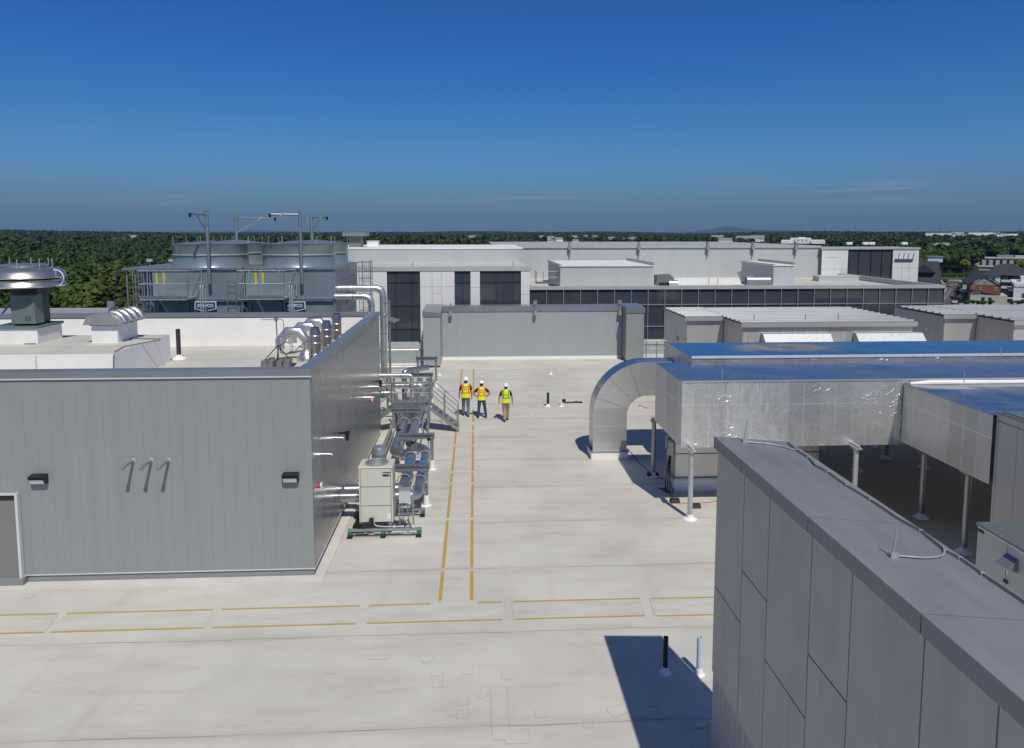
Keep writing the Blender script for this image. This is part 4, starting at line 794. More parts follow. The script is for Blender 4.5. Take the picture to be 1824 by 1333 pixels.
# ================================================================ SCREEN WALL AND FACADES BEHIND
SY, SZ = 48.0, 3.62
t_ = thing('screen_wall', 'wide grey metal screen wall with two end returns across the far end of the roof', 'wall', (4, SY, 0))
MB().box((-2.23, SY, .2), (9.95, SY+1, SZ-.36)).build('main_face', 'screen_panel', t_)
MB().box((-2.24, SY-.02, 0), (9.96, SY-.001, .2)).build('base_trim', 'white_flashing', t_)
MB().box((-3.30, 45.25, .12), (-2.24, 49, SZ-.36)).build('left_return', 'screen_panel', t_)
MB().box((9.97, 46.7, .1), (11.15, 49, SZ-.36)).build('right_return', 'screen_panel_y', t_)
M = MB(); M.box((-2.19, SY-.05, SZ-.36), (9.93, SY+1.05, SZ)); M.build('coping', 'coping_metal', t_)
M = MB(); M.hexa([(-3.34, 45.2, SZ-.36), (-2.2, 45.2, SZ-.36), (-2.2, 49.05, SZ-.36), (-3.34, 49.05, SZ-.36)], [(-3.34, 45.2, SZ-.02), (-2.2, 45.2, SZ-.14), (-2.2, 49.05, SZ+.05), (-3.34, 49.05, SZ+.05)]); M.build('left_coping', 'coping_metal', t_, angle=15)
M = MB(); M.hexa([(9.94, 46.65, SZ-.36), (11.2, 46.65, SZ-.36), (11.2, 49.05, SZ-.36), (9.94, 49.05, SZ-.36)], [(9.94, 46.65, SZ-.02), (11.2, 46.65, SZ-.02), (11.2, 49.05, SZ+.06), (9.94, 49.05, SZ+.06)]); M.build('right_coping', 'coping_metal', t_, angle=15)
MB().box((9.95, 47.3, 1.7), (9.968, 47.5, 2.0)).build('switch_plate', 'galvanised', t_)
for px, lab in ((803, 'left hooked bracket hanging over the screen wall top'), (953, 'middle hooked bracket hanging over the screen wall top'), (1103, 'right hooked bracket hanging over the screen wall top')):
    x = aty(px, 560, SY).x; q = thing('camera_bracket', lab, 'bracket', (x, SY, SZ), 'brackets over the screen wall')
    M = MB(); M.bar((x, SY-.09, SZ+.2), (x, SY-.09, SZ-.5), .09, .05); M.bar((x, SY-.09, SZ+.18), (x, SY+.5, SZ+.12), .08, .05); M.build('hook_arm', 'strut', q)
    MB().box((x-.10, SY-.35, SZ-.62), (x+.10, SY-.05, SZ-.32)).build('fixture', 'hood_grey', q)
    if px != 803: MB().box((x-.13, SY-.15, SZ+.12), (x+.13, SY+.1, SZ+.38)).build('top_box', 'strut', q)
t_ = thing('edge_parapet', 'low pale panelled parapet with flat ledge left of the screen wall', 'wall', (-5, 46.3, 0))
MB().box((-14, 46.3, .1), (-3.42, 46.6, 1.05)).build('wall', 'screen_panel', t_); MB().box((-14, 46.2, 1.05), (-3.36, 46.9, 1.42)).build('ledge', 'coping_dull', t_); MB().box((-14, 46.28, 0), (-3.42, 46.299, .1)).build('base', 'white_flashing', t_)
t_ = thing('edge_parapet', 'low pale panelled parapet right of the screen wall, behind the ducts', 'wall', (13, 49.6, 0))
MB().box((11.25, 49.6, 0), (45, 49.8, .7)).build('wall', 'screen_panel', t_); MB().box((11.22, 49.55, .7), (45, 50.0, 1.0)).build('ledge', 'coping_dull', t_)
# facade block with tall dark windows
FY = 50.4
def fx(px, Y=FY): return aty(px, 560, Y).x
ft = aty(800, 475.5, FY).z
t_ = thing('office_wing', 'building wing with white panels and three tall dark glass bays', 'building', (0, FY, GZ))
MB().box((fx(590), FY+.25, GZ), (fx(943), 62, ft-.15)).build('wall', 'pale_panel', t_)
for a, b_ in ((600, 690), (749, 810), (838.5, 855), (928, 943)): MB().box((fx(a), FY, GZ), (fx(b_), FY+.249, ft-.3)).build('white_cladding', 'white_panel', t_)
M = MB()
for px in (770, 787): M.box((fx(px), FY-.006, -.5), (fx(px)+.02, FY-.001, ft-.3))
for z, a, b_ in ((4.8, 656, 690), (4.75, 750, 786), (4.75, 787, 810), (4.3, 771, 786), (4.7, 839, 855), (4.2, 928, 943), (2, 656, 690)): M.box((fx(a)+.02, FY-.006, z), (fx(b_)-.02, FY-.001, z+.02))
M.build('panel_joints', 'hood_grey', t_)
for a, b_, vs in ((690, 749, (705, 734)), (810, 838.5, (825,)), (855, 928, (884, 914))):
    w = MB().box((fx(a)+.01, FY+.10, -1.6), (fx(b_)-.01, FY+.14, ft-.32)).build('window', 'facade_glass', t_)
    M = MB()
    for v in vs: M.box((fx(v)-.02, FY+.07, -1.6), (fx(v)+.02, FY+.099, ft-.32))
    for z in (5.05, 3.4, 1.75, .55): M.box((fx(a)+.01, FY+.065, z-.02), (fx(b_)-.01, FY+.098, z+.02))
    M.build('mullions', 'mullion_dark', w)
MB().box((fx(590), FY-.04, ft-.3), (fx(943)+.1, FY+.3, ft)).build('coping', 'coping_dull', t_)
MB().box((fx(590), FY+.3, ft-.2), (fx(943)+.05, 62, ft-.1)).build('roof', 'roof_membrane', t_)
for px in (735, 914):
    M = MB(); M.tube([(fx(px), FY+.2, ft), (fx(px), FY+.2, ft+.25), (fx(px)+.06, FY+.2, ft+.3), (fx(px)+.06, FY+.2, ft)], .02, 6); M.build('anchor_hoop', 'strut', t_)
# upper grey block behind it
t_ = thing('upper_block', 'flat-topped pale grey upper storey with a white roof edge behind the dark bays', 'building', (-5, 60, GZ))
u1 = aty(925, 460, 60).x; ut = aty(800, 444, 60).z
MB().box((-16, 60, GZ), (u1, 74, ut)).build('wall', 'pale_panel', t_); MB().box((-16.05, 59.95, ut), (u1+.3, 74, ut+.12)).build('roof', 'white_flashing', t_)
c = aty(631, 430, 62); t_ = thing('intake_hood', 'dull green roof hood with wide flat fluted cap', 'roof vent', (c.x, 63, ut+.1))
MB().lathe((c.x, 63, ut+.12), [(.62, 0), (.55, .2), (.48, .65), (.55, .7)], 24).build('neck', 'green_grey', t_); MB().box((c.x-1.0, 62, 8.22), (c.x+1.0, 64, 8.55)).build('cap', 'hood_grey', t_)
M = MB(); M.box((c.x-.5, 62.4, ut+.1), (c.x+.5, 63.6, 8.22)); M.build('shaft', 'green_grey', t_)
M = MB()
for i in range(14): M.box((c.x-.98+i*.145, 61.985, 8.24), (c.x-.93+i*.145, 61.999, 8.53))
M.build('fluting', 'green_grey', t_)
c = aty(665, 436, 66); solo(MB().box((c.x-.5, 65.5, ut+.12), (c.x+.5, 66.5, 7.72)).box((c.x-.54, 65.46, 7.72), (c.x+.54, 66.54, 7.78)), 'roof_hatch', 'white_flashing', 'small white roof box beside the dull green hood', 'roof box', None, (c.x, 66, ut+.12))
def anchor(px, py, Y, zb, lab): c = aty(px, py, Y); return c
# long far wall with end block
LY = 85.0; lz = aty(1200, 438, LY).z
def lx(px, Y=LY): return aty(px, 470, Y).x
t_ = thing('far_hall', 'long pale grey hall wall with white and dark glass panels at its right end', 'building', (20, LY, GZ))
MB().box((lx(880), LY, GZ), (lx(1459.5), 120, lz-.2)).build('wall', 'pale_panel', t_); MB().box((lx(880), LY-.15, lz-.26), (lx(1461), 120, lz)).build('coping', 'coping_dull', t_)
EY = 84.4; ez = aty(1550, 443, EY).z
MB().box((lx(1463.5, EY)-.02, EY+.02, GZ), (lx(1463.5, EY)-.001, 90, lz-.25)).build('left_face_dark', 'green_grey', t_)  # thin dark sheet over the end block's left face
MB().box((lx(1463.5, EY), EY, GZ), (lx(1510, EY), 90, ez-.1)).build('end_block', 'white_panel', t_)
w = MB().box((lx(1510, EY)+.001, EY+.1, GZ), (lx(1590, EY)-.001, 90, ez-.12)).build('window', 'facade_glass', t_)
M = MB()
for px in (1512, 1530, 1552, 1571, 1588): M.box((lx(px, EY)-.06, EY+.04, 0), (lx(px, EY)+.02, EY+.099, ez-.12))
M.build('mullions', 'mullion_dark', w)
MB().box((lx(1590, EY), EY, GZ), (lx(1636, EY), 90, ez-.1)).build('end_block', 'white_panel', t_)
MB().box((lx(1463, EY)-.1, EY-.1, ez-.1), (lx(1637, EY)+.05, 90, ez+.12)).build('end_coping', 'coping_dull', t_)
M = MB()
for a, b_, z in ((1463.5, 1510, 4.1), (1472, 1492, 5.5), (1590, 1636, 4.2), (1605, 1620, 4.9)): M.box((lx(a, EY)+.02, EY-.01, z), (lx(b_, EY)-.02, EY-.001, z+.025))
for a in (1486, 1500, 1607, 1620): M.box((lx(a, EY), EY-.01, 2), (lx(a, EY)+.025, EY-.001, 4.9))
M.build('panel_joints', 'hood_grey', t_)
q = aty(1600, 462, EY-.1); w = MB().box((q.x-.4, EY-.25, q.z-.06), (lx(1626, EY), EY-.02, q.z+.06)).build('wall_shelf', 'strut', t_)
for px in (1599, 1608, 1616, 1625): x = lx(px, EY); MB().bar((x, EY-.1, q.z+.06), (x+.12, EY-.1, q.z+.75), .05).build('prong', 'strut', w)
for px, lab in ((1014, 'first'), (1137, 'second'), (1259, 'third'), (1339, 'fourth'), (1415, 'fifth')):
    x = lx(px); q = thing('wall_bracket', lab+' small dark bracket from the left along the far hall wall top', 'bracket', (x, LY, lz), 'brackets on the far hall'); M = MB(); M.box((x-.18, LY-.45, lz-.5), (x+.18, LY-.16, lz+.08)); M.build('body', 'hood_grey', q); MB().box((x-.06, LY-.25, lz-1.3), (x+.06, LY-.16, lz-.5)).build('arm', 'strut', q)
    MB().box((x-.08, LY-.2, lz+.08), (x+.08, LY+.2, lz+.5)).build('top_pin', 'strut', q)
for i, px in enumerate((1512, 1541, 1552, 1610)):
    c = aty(px, 441, EY+2); q = thing('roof_light', ['first', 'second', 'third', 'fourth'][i]+' small white fitting from the left on the end block roof', 'lamp', (c.x, EY+2, ez), 'small fittings on the end block roof'); MB().tube([(c.x, EY+2, ez+.12), (c.x, EY+2, ez+.45)], .06, 6).build('stem', 'strut', q); MB().box((c.x-.35, EY+1.8, ez+.45), (c.x+.35, EY+2.2, ez+.75)).build('head', 'white_plastic', q)
# band-windowed block
WY = 65.0; wz = aty(1300, 510.5, WY).z; wx0, wx1 = fx(943, WY), aty(1682, 530, WY).x
t_ = thing('glass_block', 'long low building with a continuous band of square dark windows', 'building', (20, WY, GZ))
MB().box((wx0, WY+.3, GZ), (wx1-.01, 90, 3.05)).build('wall', 'pale_panel', t_)
MB().box((wx0+.3, WY+.45, 3.05), (wx1-.35, LY-.01, 3.1)).build('roof', 'roof_membrane', t_)
M = MB(); M.box((wx0-.05, WY-.06, wz-.24), (wx1+.05, WY+.45, wz+.06)); M.box((wx1-.35, WY+.45, 3.0), (wx1+.05, 84.3, wz+.04)); M.box((wx0-.05, WY+.45, 3.0), (wx0+.3, 84, wz+.04)); M.build('parapet', 'coping_dull', t_)
nb = 25; pw = (wx1-wx0)/nb; zr = [wz-.25, aty(1300, 542.5, WY).z, aty(1300, 581, WY).z, aty(1300, 609.8, WY).z]
for i in range(nb):
    w = MB().box((wx0+i*pw+.04, WY+.12, zr[3]), (wx0+(i+1)*pw-.04, WY+.2, zr[0])).build('window', 'facade_glass', t_)
M = MB()
for i in range(nb+1): M.box((wx0+i*pw-.03, WY, GZ), (wx0+i*pw+.03, WY+.25, zr[0]))
M.build('vertical_mullions', 'mullion', t_)
M = MB()
for z in zr[1:]: M.box((wx0, WY+.03, z-.04), (wx1, WY+.22, z+.04))
M.build('transoms', 'mullion', t_)
MB().box((wx0, WY+.02, GZ), (wx1-.02, WY+.28, zr[3]-.06)).build('spandrel', 'pale_panel', t_)
# boxes on its roof
def pent(name, x0, x1, y0, y1, z, lab, cat='roof box'):
    q = thing(name, lab, cat, ((x0+x1)/2, y0, 3.1)); MB().box((x0, y0, 3.1), (x1, y1, z-.12)).build('wall', 'pale_panel', q); M = MB(); M.box((x0-.1, y0-.1, z-.12), (x1+.1, y1+.1, z)); M.build('roof', 'white_flashing', q)
    MB().box((x1-.2, y0-.12, z), (x1+.1, y1, z+.25)).build('side_parapet', 'hood_grey', q); MB().box((x0-.1, y0-.12, z), (x0+.15, y1, z+.03)).build('left_edge', 'hood_grey', q); return q
z_ = aty(1080, 472.5, 68.5).z; pent('roof_penthouse', aty(998, 480, 68.5).x, aty(1163, 480, 68.5).x, 68.5, 80, z_, 'wide low grey penthouse with white roof on the band-windowed building')
z_ = 5.2; pent('roof_penthouse', aty(1378, 480, 73).x, aty(1412, 480, 73).x+.1, 73, 82, z_, 'narrow grey penthouse with shaded left side near the far hall')
t_ = thing('cage_platform', 'small railed platform on the roof left of the wide penthouse', 'platform', (9, 68, 3.1)); x0, x1 = aty(955, 495, 67).x, aty(993, 495, 67).x
MB().box((x0, 66.8, 3.75), (x1, 68.2, 3.85)).build('floor', 'strut', t_)
M = MB(); rail(M, [(x0, 68.1, 3.85), (x0, 66.9, 3.85), (x1, 66.9, 3.85), (x1, 68.1, 3.85)], 1.05, .8, (.5,), .025); M.build('railing', 'strut', t_)
M = MB(); M.bar((x0+1, 66.9, 3.1), (x0+1.3, 66.9, 3.8), .07); M.bar((x0+1.6, 67, 3.1), (x0+1.1, 67, 3.8), .07); M.bar((x1, 67, 3.1), (x0+1.9, 67, 3.75), .07); M.build('struts', 'strut', t_)
t_ = thing('roof_fan_unit', 'small dull green fan housing beside the wide penthouse', 'roof fan', (23, 70, 3.1)); a_ = aty(1170, 500, 70).x; b_ = aty(1201, 500, 70).x
MB().prism([(a_, 70, 3.3), (b_, 70, 3.6), (b_, 70, 4.0), (a_+(b_-a_)*.75, 70, 4.4), (a_, 70, 4.3)], (0, 1.2, 0)).build('housing', 'green_grey', t_); MB().tube([((a_+b_)/2+.2, 69.6, 3.5), (b_+.2, 69.6, 3.5)], .35, 16).build('silver_duct', 'jacket_steel', t_); MB().box((a_+.2, 69.95, 3.12), (b_-.5, 70.1, 3.6)).build('dark_opening', 'joint_dark', t_)
t_ = thing('roof_duct', 'silver round duct with tilted scoop beside the narrow penthouse', 'duct', (28, 71, 3.1)); a_ = aty(1328, 500, 71).x; b_ = aty(1370, 500, 71).x
MB().tube([(a_, 71, 3.65), (b_, 71, 3.65)], .5, 18).build('duct', 'galvanised', t_); MB().prism([(a_-.6, 71, 4.5), (a_-.1, 71, 3.3), (a_+.9, 71, 4.3), (a_+.5, 71, 4.75)], (0, .8, 0)).build('scoop', 'coping_metal', t_)
c = aty(1282, 509, 66.5); 
t_ = thing('roof_curb', 'long low white membrane-covered curb on the roof between the two penthouses', 'roof curb', (25, 74, 3.1)); MB().box((aty(1192, 500, 74).x, 74, 3.1), (aty(1332, 500, 74).x, 75.2, 3.75)).build('curb', 'white_flashing', t_)
for px in (1262, 1278): x = aty(px, 500, 74).x; MB().box((x, 73.98, 3.1), (x+.08, 73.999, 3.75)).build('lap_strip', 'galvanised_pale', t_)
a_ = lx(1463, 78); t_ = thing('low_roof_box', 'low pale grey roof box under the white end panels', 'roof box', (41, 78, 3.1)); MB().box((a_-.2, 78, 3.1), (lx(1531, 78), 79.5, 3.62)).build('wall', 'pale_panel', t_); MB().box((a_-.25, 77.95, 3.62), (lx(1533, 78), 79.6, 3.72)).build('cap', 'trim_white', t_)

# ================================================================ DUCTWORK ON THE RIGHT
def skin(org, u, v, nu, nv, amp, seed=0, freq=0.9, flat_edge=True):    # a slightly uneven sheet with thickness
    org, u, v = Vector(org), Vector(u), Vector(v); n = u.cross(v).normalized(); M = MB(); vs = []
    for j in range(nv+1):
        for i in range(nu+1):
            p = org+u*(i/nu)+v*(j/nv); w = mnoise.noise(p*freq+Vector((seed, 0, 0)))+0.4*mnoise.noise(p*freq*3.1+Vector((seed, 5, 0)))
            e_ = min(1, 6*min(i/nu, 1-i/nu, j/nv, 1-j/nv)) if flat_edge else 1
            vs.append(p+n*(amp*w*e_))
    fs = [(j*(nu+1)+i, j*(nu+1)+i+1, (j+1)*(nu+1)+i+1, (j+1)*(nu+1)+i) for j in range(nv) for i in range(nu)]
    M.add(vs, fs); return M
t = NT('foil_top_stained'); o = t.xyz()
ex_ = t.math('DIVIDE', t.math('SUBTRACT', o[0], 4.2), 2.4); ey_ = t.math('DIVIDE', t.math('SUBTRACT', o[1], 1.9), 1.1)
dd_ = t.math('SQRT', t.math('ADD', t.math('MULTIPLY', ex_, ex_), t.math('MULTIPLY', ey_, ey_)))
fac = t.rng(t.math('ADD', dd_, t.math('MULTIPLY', t.math('SUBTRACT', t.noise(1.1, 5), .5), 1.2)), 0.35, 1.1, 1, 0)
core = t.rng(t.math('ADD', dd_, t.math('MULTIPLY', t.math('SUBTRACT', t.noise(1.6, 4), .5), 0.8)), 0.1, 0.6, 1, 0)
c = t.mix(t.math('MULTIPLY', fac, .75), (0.40, 0.41, 0.43), (0.46, 0.36, 0.27)); c = t.mix(t.math('MULTIPLY', core, .8), c, (0.16, 0.15, 0.16))
t.bump(t.noise(0.6, 4), 0.06, 0.05); t.fin(c, t.math('ADD', 0.13, t.math('MULTIPLY', fac, 0.35)), t.math('SUBTRACT', 1.0, t.math('MULTIPLY', fac, 0.6)))
D0x, D0y, D1y, Dz0, Dz1 = 6.18, 20.9, 24.05, 2.10, 4.13
t_ = thing('foil_duct', 'large foil-clad duct box with crumpled silver front and smooth blue-reflecting top, nearest the camera', 'duct', (D0x, D0y, 0), 'foil-clad rooftop ducts')
skin((D0x, D0y, Dz0), (18, 0, 0), (0, 0, Dz1-Dz0), 260, 30, .022, 1, 1.3).build('front_skin', 'foil_side', t_, angle=80)
skin((D0x, D1y, Dz0), (0, D0y-D1y, 0), (0, 0, Dz1-Dz0), 30, 20, .014, 3, 1.0).build('end_skin', 'foil_end', t_, angle=80)
skin((D0x, D0y, Dz1), (18, 0, 0), (0, D1y-D0y, 0), 110, 20, .010, 5, .7).build('top_skin', 'foil_top', t_, angle=80)
MB().box((D0x+.05, D0y+.05, Dz0+.005), (D0x+17.9, D1y-.02, Dz1-.05)).build('duct_core', 'galvanised', t_)
M = MB(); M.bar((D0x-.01, D0y-.012, Dz1), (D0x+18, D0y-.012, Dz1-.01), .03, .05); M.build('edge_tape', 'foil_elbow', t_); M = MB(); M.bar((D0x-.02, D0y, Dz1+.004), (D0x-.02, D1y, Dz1+.004), .03, .02); M.build('dark_edge', 'strut', t_)
M = MB()
for px, py in ((1286, 660), (1717, 668)): c = atz(px, py+14, Dz1); M.tube([(c.x, c.y, Dz1), (c.x, c.y, Dz1+.32)], .012, 6)
M.build('lightning_rods', 'galvanised_pale', t_)
E0x, E0y, E1y, Ez0, Ez1 = 7.50, 24.35, 27.5, 2.15, 4.26
t_ = thing('foil_duct', 'second foil-clad duct behind the nearest one, with a brown burn-like stain on its blue top', 'duct', (E0x, E0y, 0), 'foil-clad rooftop ducts')
skin((E0x, E0y, Ez0), (18, 0, 0), (0, 0, Ez1-Ez0), 120, 16, .02, 7, 1.2).build('front_skin', 'foil_side', t_, angle=80)
skin((E0x, E1y, Ez0), (0, E0y-E1y, 0), (0, 0, Ez1-Ez0), 24, 16, .012, 8, 1).build('end_skin', 'foil_end', t_, angle=80)
skin((E0x, E0y, Ez1), (18, 0, 0), (0, E1y-E0y, 0), 110, 20, .010, 9, .7).build('top_skin', 'foil_top_stained', t_, angle=80)
MB().box((E0x+.05, E0y+.05, Ez0), (E0x+17.9, E1y-.05, Ez1-.05)).build('duct_core', 'galvanised', t_)
M = MB(); M.bar((E0x, E0y-.014, Ez1-.01), (E0x+18, E0y-.014, Ez1-.01), .04, .09); M.build('edge_tape', 'trim_white', t_)
M = MB(); c = atz(1782, 636, Ez1); M.tube([(c.x, c.y, Ez1), (c.x, c.y, Ez1+.35)], .012, 6); M.build('lightning_rod', 'galvanised_pale', t_)
G0x, Gy0, Gz0, Gz1 = 13.0, 17.08, 2.36, 4.00
t_ = thing('foil_duct', 'foil-clad branch duct running toward the camera into the beige air handler', 'duct', (G0x, Gy0, 0), 'foil-clad rooftop ducts')
skin((G0x, D0y-.03, Gz0-.15), (0, Gy0-D0y+.03, 0), (0, 0, Gz1-Gz0+.15), 46, 20, .016, 11, 1.2).build('left_skin', 'foil_end', t_, angle=80)
skin((G0x, Gy0, Gz1), (6, 0, 0), (0, D0y-.03-Gy0, 0), 40, 26, .02, 13, .8).build('top_skin', 'foil_top', t_, angle=80)
MB().box((G0x+.04, Gy0+.05, Gz0-.1), (G0x+5.9, D0y-.04, Gz1-.06)).build('duct_core', 'galvanised', t_)
M = MB(); M.tube([(G0x+.15, D0y-.1, Gz1+.02), (G0x+.8, D0y-.12, Gz1+.05), (G0x+2.5, D0y-.12, Gz1+.04), (G0x+6, D0y-.12, Gz1+.03)], [.04, .08, .07, .07], 10); M.build('membrane_roll', 'white_flashing', t_)
M = MB(); M.bar((G0x-.02, D0y-.05, Gz1+.005), (G0x-.02, Gy0, Gz1+.005), .03, .02); M.build('dark_edge', 'strut', t_)
# elbow
cx_, cz_, ri, ro, ey0, ey1 = 6.46, 1.68, .75, 2.04, 26.4, 27.3
t_ = thing('duct_elbow', 'big square duct elbow curving down from the duct end to a white curb', 'duct', (5.1, ey0, 0))
N = 18; oc = [(cx_-ro, .3), (cx_-ro, 1.0)]+[(cx_-ro*math.cos(a), cz_+ro*math.sin(a)) for a in [math.pi/2*i/N for i in range(N+1)]]+[(7.49, cz_+ro)]
ic = [(cx_-ri, .3), (cx_-ri, 1.0)]+[(cx_-ri*math.cos(a), cz_+ri*math.sin(a)) for a in [math.pi/2*i/N for i in range(N+1)]]+[(7.49, cz_+ri)]
M = MB(); K = len(oc); M.add([(x, ey0, z) for x, z in oc]+[(x, ey0, z) for x, z in ic], [(i, i+1, K+i+1, K+i) for i in range(K-1)]); M.add([(x, ey1, z) for x, z in oc]+[(x, ey1, z) for x, z in ic], [(i, K+i, K+i+1, i+1) for i in range(K-1)]); M.build('flat_cheeks', 'foil_elbow', t_, angle=20)
M = MB(); M.add([(x, ey0, z) for x, z in oc]+[(x, ey1, z) for x, z in oc], [(i, K+i, K+i+1, i+1) for i in range(K-1)]); M.build('outer_wrap', 'foil_top', t_, angle=60)
M = MB(); M.add([(x, ey0, z) for x, z in ic]+[(x, ey1, z) for x, z in ic], [(i, i+1, K+i+1, K+i) for i in range(K-1)]); M.build('inner_wrap', 'foil_elbow', t_, angle=60)
M = MB()
for k_ in (4, 9, 14): i = k_+2; M.bar((oc[i][0], ey0-.004, oc[i][1]), (ic[i][0], ey0-.004, ic[i][1]), .012, .008, up=(0, 1, 0))
M.bar((cx_-ro, ey0-.004, 1.0), (cx_-ri, ey0-.004, 1.0), .012, .008, up=(0, 1, 0)); M.build('seams', 'galvanised', t_)
MB().box((cx_-ro-.06, ey0-.06, 0), (cx_-ri+.06, ey1+.06, .27)).build('curb', 'white_flashing', t_); MB().box((cx_-ro-.08, ey0-.08, .27), (cx_-ri+.08, ey1+.08, .31)).build('curb_cap', 'galvanised', t_)
t_ = thing('access_rail', 'small galvanised railed step between the elbow and the second duct', 'platform', (6.6, 26, 3.4))
M = MB(); q0 = aty(1150, 640, 27.6); q1 = aty(1188, 624, 27.6); rail(M, [(q0.x, 27.55, 3.6), (q1.x, 27.55, 3.6)], .75, .5, (.45,), .016); M.build('railing', 'galvanised', t_); MB().box((q0.x, 27.4, 3.5), (q1.x, 27.9, 3.58)).build('step', 'galvanised', t_)
# plenum drop under the first duct
P0, P1 = 6.62, aty(1457, 810, 23.0).x
t_ = thing('plenum_box', 'beige plenum box on a curb under the nearest foil duct', 'duct', (P0, 23, 0))
MB().box((P0, 22.95, .45), (P1, 24.0, Dz0-.01)).build('box', 'equipment_panel_x', t_); MB().box((P0+.02, 22.935, 1.25), (P1-.02, 22.949, 1.27)).build('seam', 'joint_dark', t_)
MB().box((P0-.06, 22.88, 0.0), (P1+.05, 24.06, .38)).build('curb', 'white_flashing', t_); MB().box((P0-.09, 22.85, .38), (P1+.08, 24.08, .45)).build('curb_cap', 'galvanised', t_)
x = P0-.02; bx = MB().box((x-.12, 23.1, 1.15), (x, 23.4, 1.6)).build('control_box', 'galvanised', t_); MB().box((x-.11, 23.55, 1.25), (x, 23.8, 1.65)).build('control_box', 'galvanised', t_)
M = MB()
for k_ in range(4): M.tube(round_path([(x-.07, 23.15+k_*.07, 1.2), (x-.12, 23.1+k_*.08, .8), (x-.2-k_*.05, 22.8, .35+k_*.1), (x-.1-k_*.1, 22.6, .05), (x-.5+k_*.1, 23.2, .03)], .15), .014, 6)
M.build('cables', 'black_plastic', t_)
def column(x, y, zt, lab, beam=None, side=None, pale=False):
    t_ = thing('pipe_column', lab, 'column', (x, y, 0), 'round galvanised duct columns'); mt = 'galvanised_pale' if pale else 'galvanised'
    MB().tube([(x, y, .02), (x, y, zt-.16)], .076, 18).build('post', mt, t_); MB().lathe((x, y, 0), [(.22, 0), (.19, .03), (.11, .05), (.095, .14)], 20).build('boot', 'white_flashing', t_)
    M = MB(); M.box((x-.10, y-.10, zt-.16), (x+.10, y+.10, zt-.14)); M.box((x-.085, y-.18, zt-.14), (x+.085, y+.25, zt-.10)); M.box((x-.03, y-.18, zt-.10), (x+.03, y+.25, zt-.03)); M.build('cap_bracket', mt, t_)
    if beam: MB().box((x-.06, y+.26, zt-.14), (x+.06, beam, zt-.01)).build('cross_beam', mt, t_)
    if side: M = MB(); M.box((x+.11, y-.05, zt-.08), (x+.5, y+.05, zt+.02)); M.box((x+.22, y-.07, zt-.12), (x+.38, y+.07, zt+.10)); M.build('side_clamp', mt, t_)
zt = Dz0-.005
column(6.42, 20.62, zt+.14, 'round column under the near left corner of the nearest duct, fully sunlit', 24.2, pale=True); column(6.25, 24.42, zt, 'round column behind it at the left end of the ducts, in shade')
column(aty(1524, 830, 20.6).x, 20.6, zt+.14, 'round column in front of the nearest duct, cut off by the foreground wall top', 24.3, pale=True)
column(13.42, 20.35, 2.12, 'round column just left of where the branch duct leaves the main duct', side=True); column(13.12, 18.0, 2.3, 'round column nearest the beige air handler, left of its corner', side=True)
column(13.75, 24.6, zt, 'slim round column deep in the shade, middle of the under-duct space'); column(16.4, 24.85, zt, 'round column in the shade behind the branch duct')
column(13.65, 27.2, 2.15, 'farthest left round column in the shade, under the second duct'); column(16.1, 27.3, 2.15, 'farthest right round column in the shade, under the second duct')
column(15.6, 25.9, 2.15, 'darkest round column between the two far ones under the second duct')
def block(px, py, lab, w=.2, rz=0.): c = atz(px, py); return solo(MB().hexa([(c.x-w, c.y-.11, 0.001), (c.x+w, c.y-.11, 0.001), (c.x+w, c.y+.11, 0.001), (c.x-w, c.y+.11, 0.001)], [(c.x-w*.9, c.y-.08, .12), (c.x+w*.9, c.y-.08, .12), (c.x+w*.9, c.y+.08, .12), (c.x-w*.9, c.y+.08, .12)]), 'cable_block', 'rust_debris', lab, 'rubber block', 'dark cable blocks on the roof', (c.x, c.y, 0))
block(1163, 848, 'dark rubber block at the foot of the shaded left column'); block(1202, 895, 'dark rubber block left of the sunlit column foot', .15); block(1240, 904, 'dark rubber block right of the sunlit column foot', .13)
def cable(pts, lab, r=.012, mt='black_plastic', name='floor_cable'): P = [(*atz(px, py).xy, r+.004) for px, py in pts]; return solo(MB().tube(round_path(P, .2), r, 6), name, mt, lab, 'cable', None, P[0])
cable([(1118, 800), (1140, 826), (1152, 838), (1163, 846)], 'black cable from the elbow curb to the block at the shaded column'); cable([(1165, 850), (1180, 854), (1192, 850)], 'short black cable between the shaded column and the plenum box')
cable([(1185, 866), (1192, 876), (1202, 893)], 'black cable from the plenum box to the block left of the sunlit column'); cable([(1206, 896), (1225, 898), (1262, 896), (1290, 890)], 'thin reddish cable passing the sunlit column foot', .008, 'red_plastic')
# beige air handler and grey unit
t_ = thing('air_handler', 'tall beige panelled air handler at the right edge, fed by the branch duct', 'air handler', (13.08, 12, 0))
MB().box((13.08, 8.5, .3), (18, 17.06, 4.05)).build('casing', 'equipment_panel', t_); MB().box((13.05, 8.45, 4.05), (18.05, 17.07, 4.11)).build('roof_rim', 'strut', t_); MB().box((13.16, 8.5, 4.111), (17.9, 16.95, 4.13)).build('roof_panel', 'unit_top', t_)
MB().box((13.02, 8.4, 0), (18, 17.1, .3)).build('curb', 'white_flashing', t_); MB().box((13.065, 8.5, 3.86), (13.079, 17.05, 3.88)).build('top_seam', 'strut', t_)
M = MB(); M.tube(round_path([(13.3, 16.3, 4.13), (13.3, 16.3, 4.28), (13.7, 15.6, 4.28), (13.7, 15.6, 4.13)], .08), .015, 6); M.build('lifting_rail', 'black_plastic', t_)
UX, UY = 11.08, 14.8
t_ = thing('condensing_unit', 'low pale grey equipment cabinet with dark weathered lid at the right edge', 'cabinet', (UX, 12, 0))
